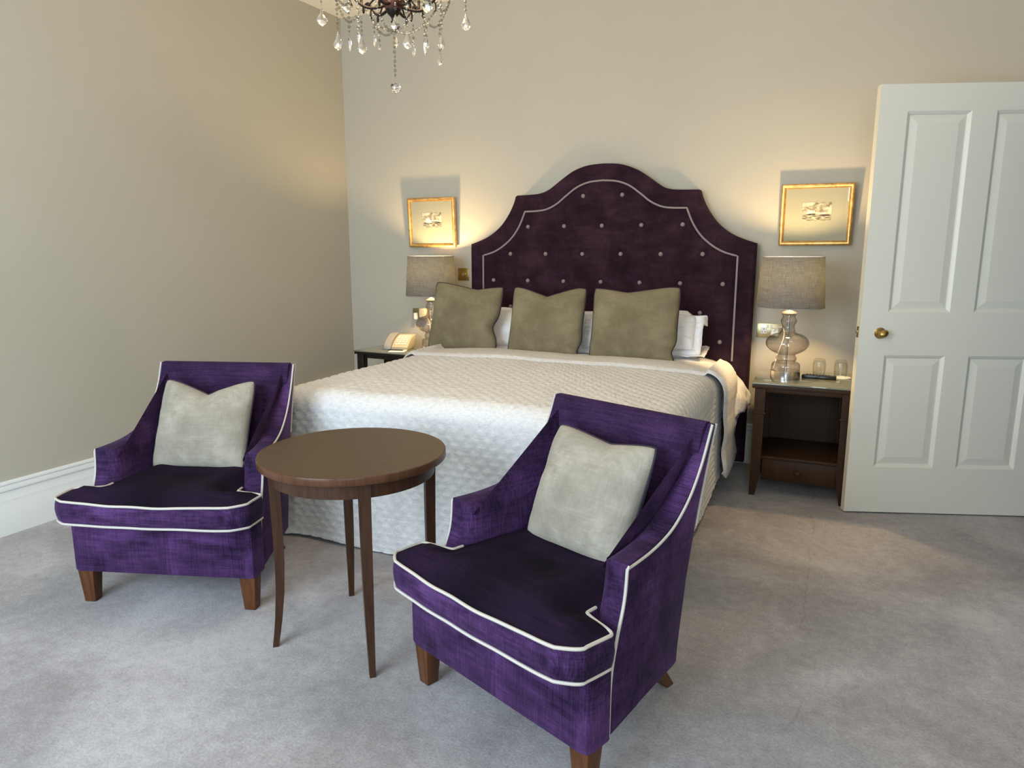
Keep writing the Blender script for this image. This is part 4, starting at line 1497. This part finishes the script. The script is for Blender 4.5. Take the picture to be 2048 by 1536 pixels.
DROPS = {
    'pear': ([(0, 0.0), (0.0022, -0.003), (0.005, -0.012), (0.0105, -0.026), (0.0165, -0.037), (0.0185, -0.044), (0.0145, -0.052), (0.006, -0.059), (0, -0.063)], 10, 0.42),
    'icicle': ([(0, 0), (0.003, -0.004), (0.0055, -0.012), (0.0062, -0.024), (0.004, -0.036), (0, -0.048)], 6, 0.8),
    'kite': ([(0, 0), (0.0025, -0.004), (0.008, -0.020), (0.0135, -0.033), (0.008, -0.043), (0, -0.050)], 4, 0.5),
}
dm = {}


def drop(kind, p, ang, s=1.0):
    if kind not in dm:
        pr, n_, sy = DROPS[kind]
        vs_, fs_ = lathe_data(pr, n_, sy=sy)
        o_ = from_vf('crystal_drop', vs_, fs_, M['crystal'], ch, smooth=False)
        dm[kind] = o_
    else:
        o_ = dm[kind].copy()
        C.objects.link(o_)
    o_.location = p
    o_.rotation_euler = (0, 0, ang)
    o_.scale = (s, s, s)
    return o_


fl = bpy.data.materials.get('candle bulb') or mat('candle bulb', (1, 0.85, 0.6), 0.4)
b_ = fl.node_tree.nodes['Principled BSDF']
b_.inputs['Emission Color'].default_value = (1, 0.75, 0.42, 1)
b_.inputs['Emission Strength'].default_value = 5
NARM = 6
ends = []
for k in range(NARM):
    a = CAM_YAW + R(12) + 2 * PI * k / NARM
    ca, sa = math.cos(a), math.sin(a)
    prof = [(0.026, 2.182), (0.055, 2.172), (0.090, 2.170), (0.120, 2.184), (0.142, 2.208), (0.168, 2.228), (0.196, 2.224), (0.212, 2.236), (0.214, 2.262)]
    arm_o = tube('arm', spline([(r_ * ca, r_ * sa, z_) for r_, z_ in prof], 5), 0.0052, M['iron'], ch, n=8)
    sc = [(0.090, 2.171), (0.078, 2.186), (0.060, 2.204), (0.045, 2.214), (0.036, 2.204), (0.040, 2.194)]
    tube('scroll', spline([(r_ * ca, r_ * sa, z_) for r_, z_ in sc], 5), 0.0032, M['iron'], arm_o, n=6)
    sc = [(0.142, 2.208), (0.150, 2.196), (0.150, 2.180), (0.144, 2.172)]
    tube('scroll', spline([(r_ * ca, r_ * sa, z_) for r_, z_ in sc], 5), 0.0032, M['iron'], arm_o, n=6, rs=None)
    lathe('hook_tip', [(0, 2.148), (0.004, 2.152), (0.005, 2.160), (0.003, 2.168), (0, 2.170)], M['iron'], arm_o, 10, cx=0.104 * ca, cy=0.104 * sa)
    ex, ey = 0.214 * ca, 0.214 * sa
    ends.append((ex, ey, ca, sa))
    lathe('drip_pan', [(0.006, 2.262), (0.030, 2.264), (0.044, 2.272), (0.046, 2.276), (0.030, 2.270), (0.006, 2.268)], M['bead'], ch, 16, cx=ex, cy=ey, smooth=False)
    lathe('candle_tube', [(0, 2.268), (0.010, 2.268), (0.010, 2.335), (0, 2.335)], M['white_plastic'], ch, 20, cx=ex, cy=ey)
    lathe('candle_bulb', [(0, 2.335), (0.008, 2.337), (0.014, 2.355), (0.012, 2.375), (0.004, 2.395), (0, 2.402)], fl, ch, 16, cx=ex, cy=ey)
    # swag from this arm to the next, and one down to the bottom of the body
    a2 = a + 2 * PI / NARM
    sw_pts = []
    for q in range(13):
        t = q / 12
        aa = a + (a2 - a) * t
        rr = 0.205 - 0.02 * math.sin(t * PI)
        sw_pts.append((rr * math.cos(aa), rr * math.sin(aa), 2.232 - 0.085 * math.sin(t * PI) ** 0.9))
    chain('bead_swag', sw_pts, ch)
    if k % 2 == 0:
        sw_pts = []
        for q in range(15):
            t = q / 14
            rr = 0.150 * (1 - t) + 0.002
            sw_pts.append((rr * ca, rr * sa, 2.176 - 0.076 * math.sin(t * PI / 2) - 0.018 * math.sin(t * PI)))
        chain('bead_swag', sw_pts, ch)
point('chandelier_light', (0, 0, 2.46), 36, (1.0, 0.74, 0.46), 0.16, ch)
# centre pendant: long bead chain and faceted ball
chain('bead_chain', [(0, 0, 2.106), (0, 0, 1.938)], ch, 0.0155, 0.0066)
bm = bmesh.new()
bmesh.ops.create_icosphere(bm, subdivisions=2, radius=0.0195)
ball = from_bm('crystal_ball', bm, M['crystal'], ch, smooth=False, loc=(0, 0, 1.908))
# hung drops: (sideways offset, sign of depth, radius of the ring it hangs from, top of its chain, top of the drop, kind, size)
RV = Vector((math.cos(CAM_YAW), math.sin(CAM_YAW), 0))
FV = Vector((-math.sin(CAM_YAW), math.cos(CAM_YAW), 0))
HANG = [(-0.268, 1, 0.275, 2.30, 2.196, 'pear', 1.05), (-0.180, -1, 0.205, 2.215, 2.073, 'pear', 1.0), (-0.134, 1, 0.17, 2.17, 2.105, 'pear', 0.95), (-0.133, -1, 0.19, 2.15, 2.045, 'icicle', 1.0),
        (-0.094, -1, 0.205, 2.165, 2.052, 'icicle', 0.95), (-0.078, 1, 0.18, 2.15, 2.098, 'kite', 0.55), (0.020, -1, 0.10, 2.160, 2.128, 'kite', 1.15), (0.071, -1, 0.205, 2.150, 2.052, 'pear', 0.95),
        (0.098, 1, 0.20, 2.17, 2.120, 'kite', 0.9), (0.124, -1, 0.19, 2.12, 2.038, 'icicle', 1.15), (0.150, 1, 0.21, 2.17, 2.060, 'kite', 0.9), (0.176, -1, 0.195, 2.20, 2.068, 'kite', 1.05), (0.250, 1, 0.275, 2.30, 2.190, 'pear', 1.0),
        (-0.155, -1, 0.16, 2.235, 2.215, 'pear', 1.1), (0.128, -1, 0.15, 2.235, 2.205, 'pear', 1.1), (-0.02, 1, 0.20, 2.16, 2.13, 'kite', 0.8), (0.045, 1, 0.21, 2.17, 2.10, 'icicle', 0.9), (-0.10, 1, 0.21, 2.20, 2.13, 'icicle', 0.9)]
for dx, sg, rr, zt_, zd, kind, s_ in HANG:
    dy = sg * math.sqrt(max(0.0, rr * rr - dx * dx)) * 0.9
    p = RV * dx + FV * dy
    if zt_ - zd > 0.03: chain('bead_chain', [(p.x, p.y, zt_), (p.x, p.y, zd + 0.004)], ch, 0.0145)
    else: tube('wire', [(p.x, p.y, zt_), (p.x, p.y, zd)], 0.0007, M['iron'], ch, n=4)
    drop(kind, (p.x, p.y, zd), CAM_YAW + 0.25 * math.sin(dx * 40), s_)
# upper tier wire hoops that carry the outermost drops
tube('upper_hoop', [(0.272 * math.cos(2 * PI * k / 48), 0.272 * math.sin(2 * PI * k / 48), 2.302) for k in range(48)], 0.002, M['iron'], ch, closed=True, n=6)
for k in range(3):
    a = CAM_YAW + R(50) + 2 * PI * k / 3
    tube('hoop_rod', spline([(0.03 * math.cos(a), 0.03 * math.sin(a), 2.36), (0.15 * math.cos(a), 0.15 * math.sin(a), 2.36), (0.272 * math.cos(a), 0.272 * math.sin(a), 2.302)], 6), 0.0028, M['iron'], ch, n=6)
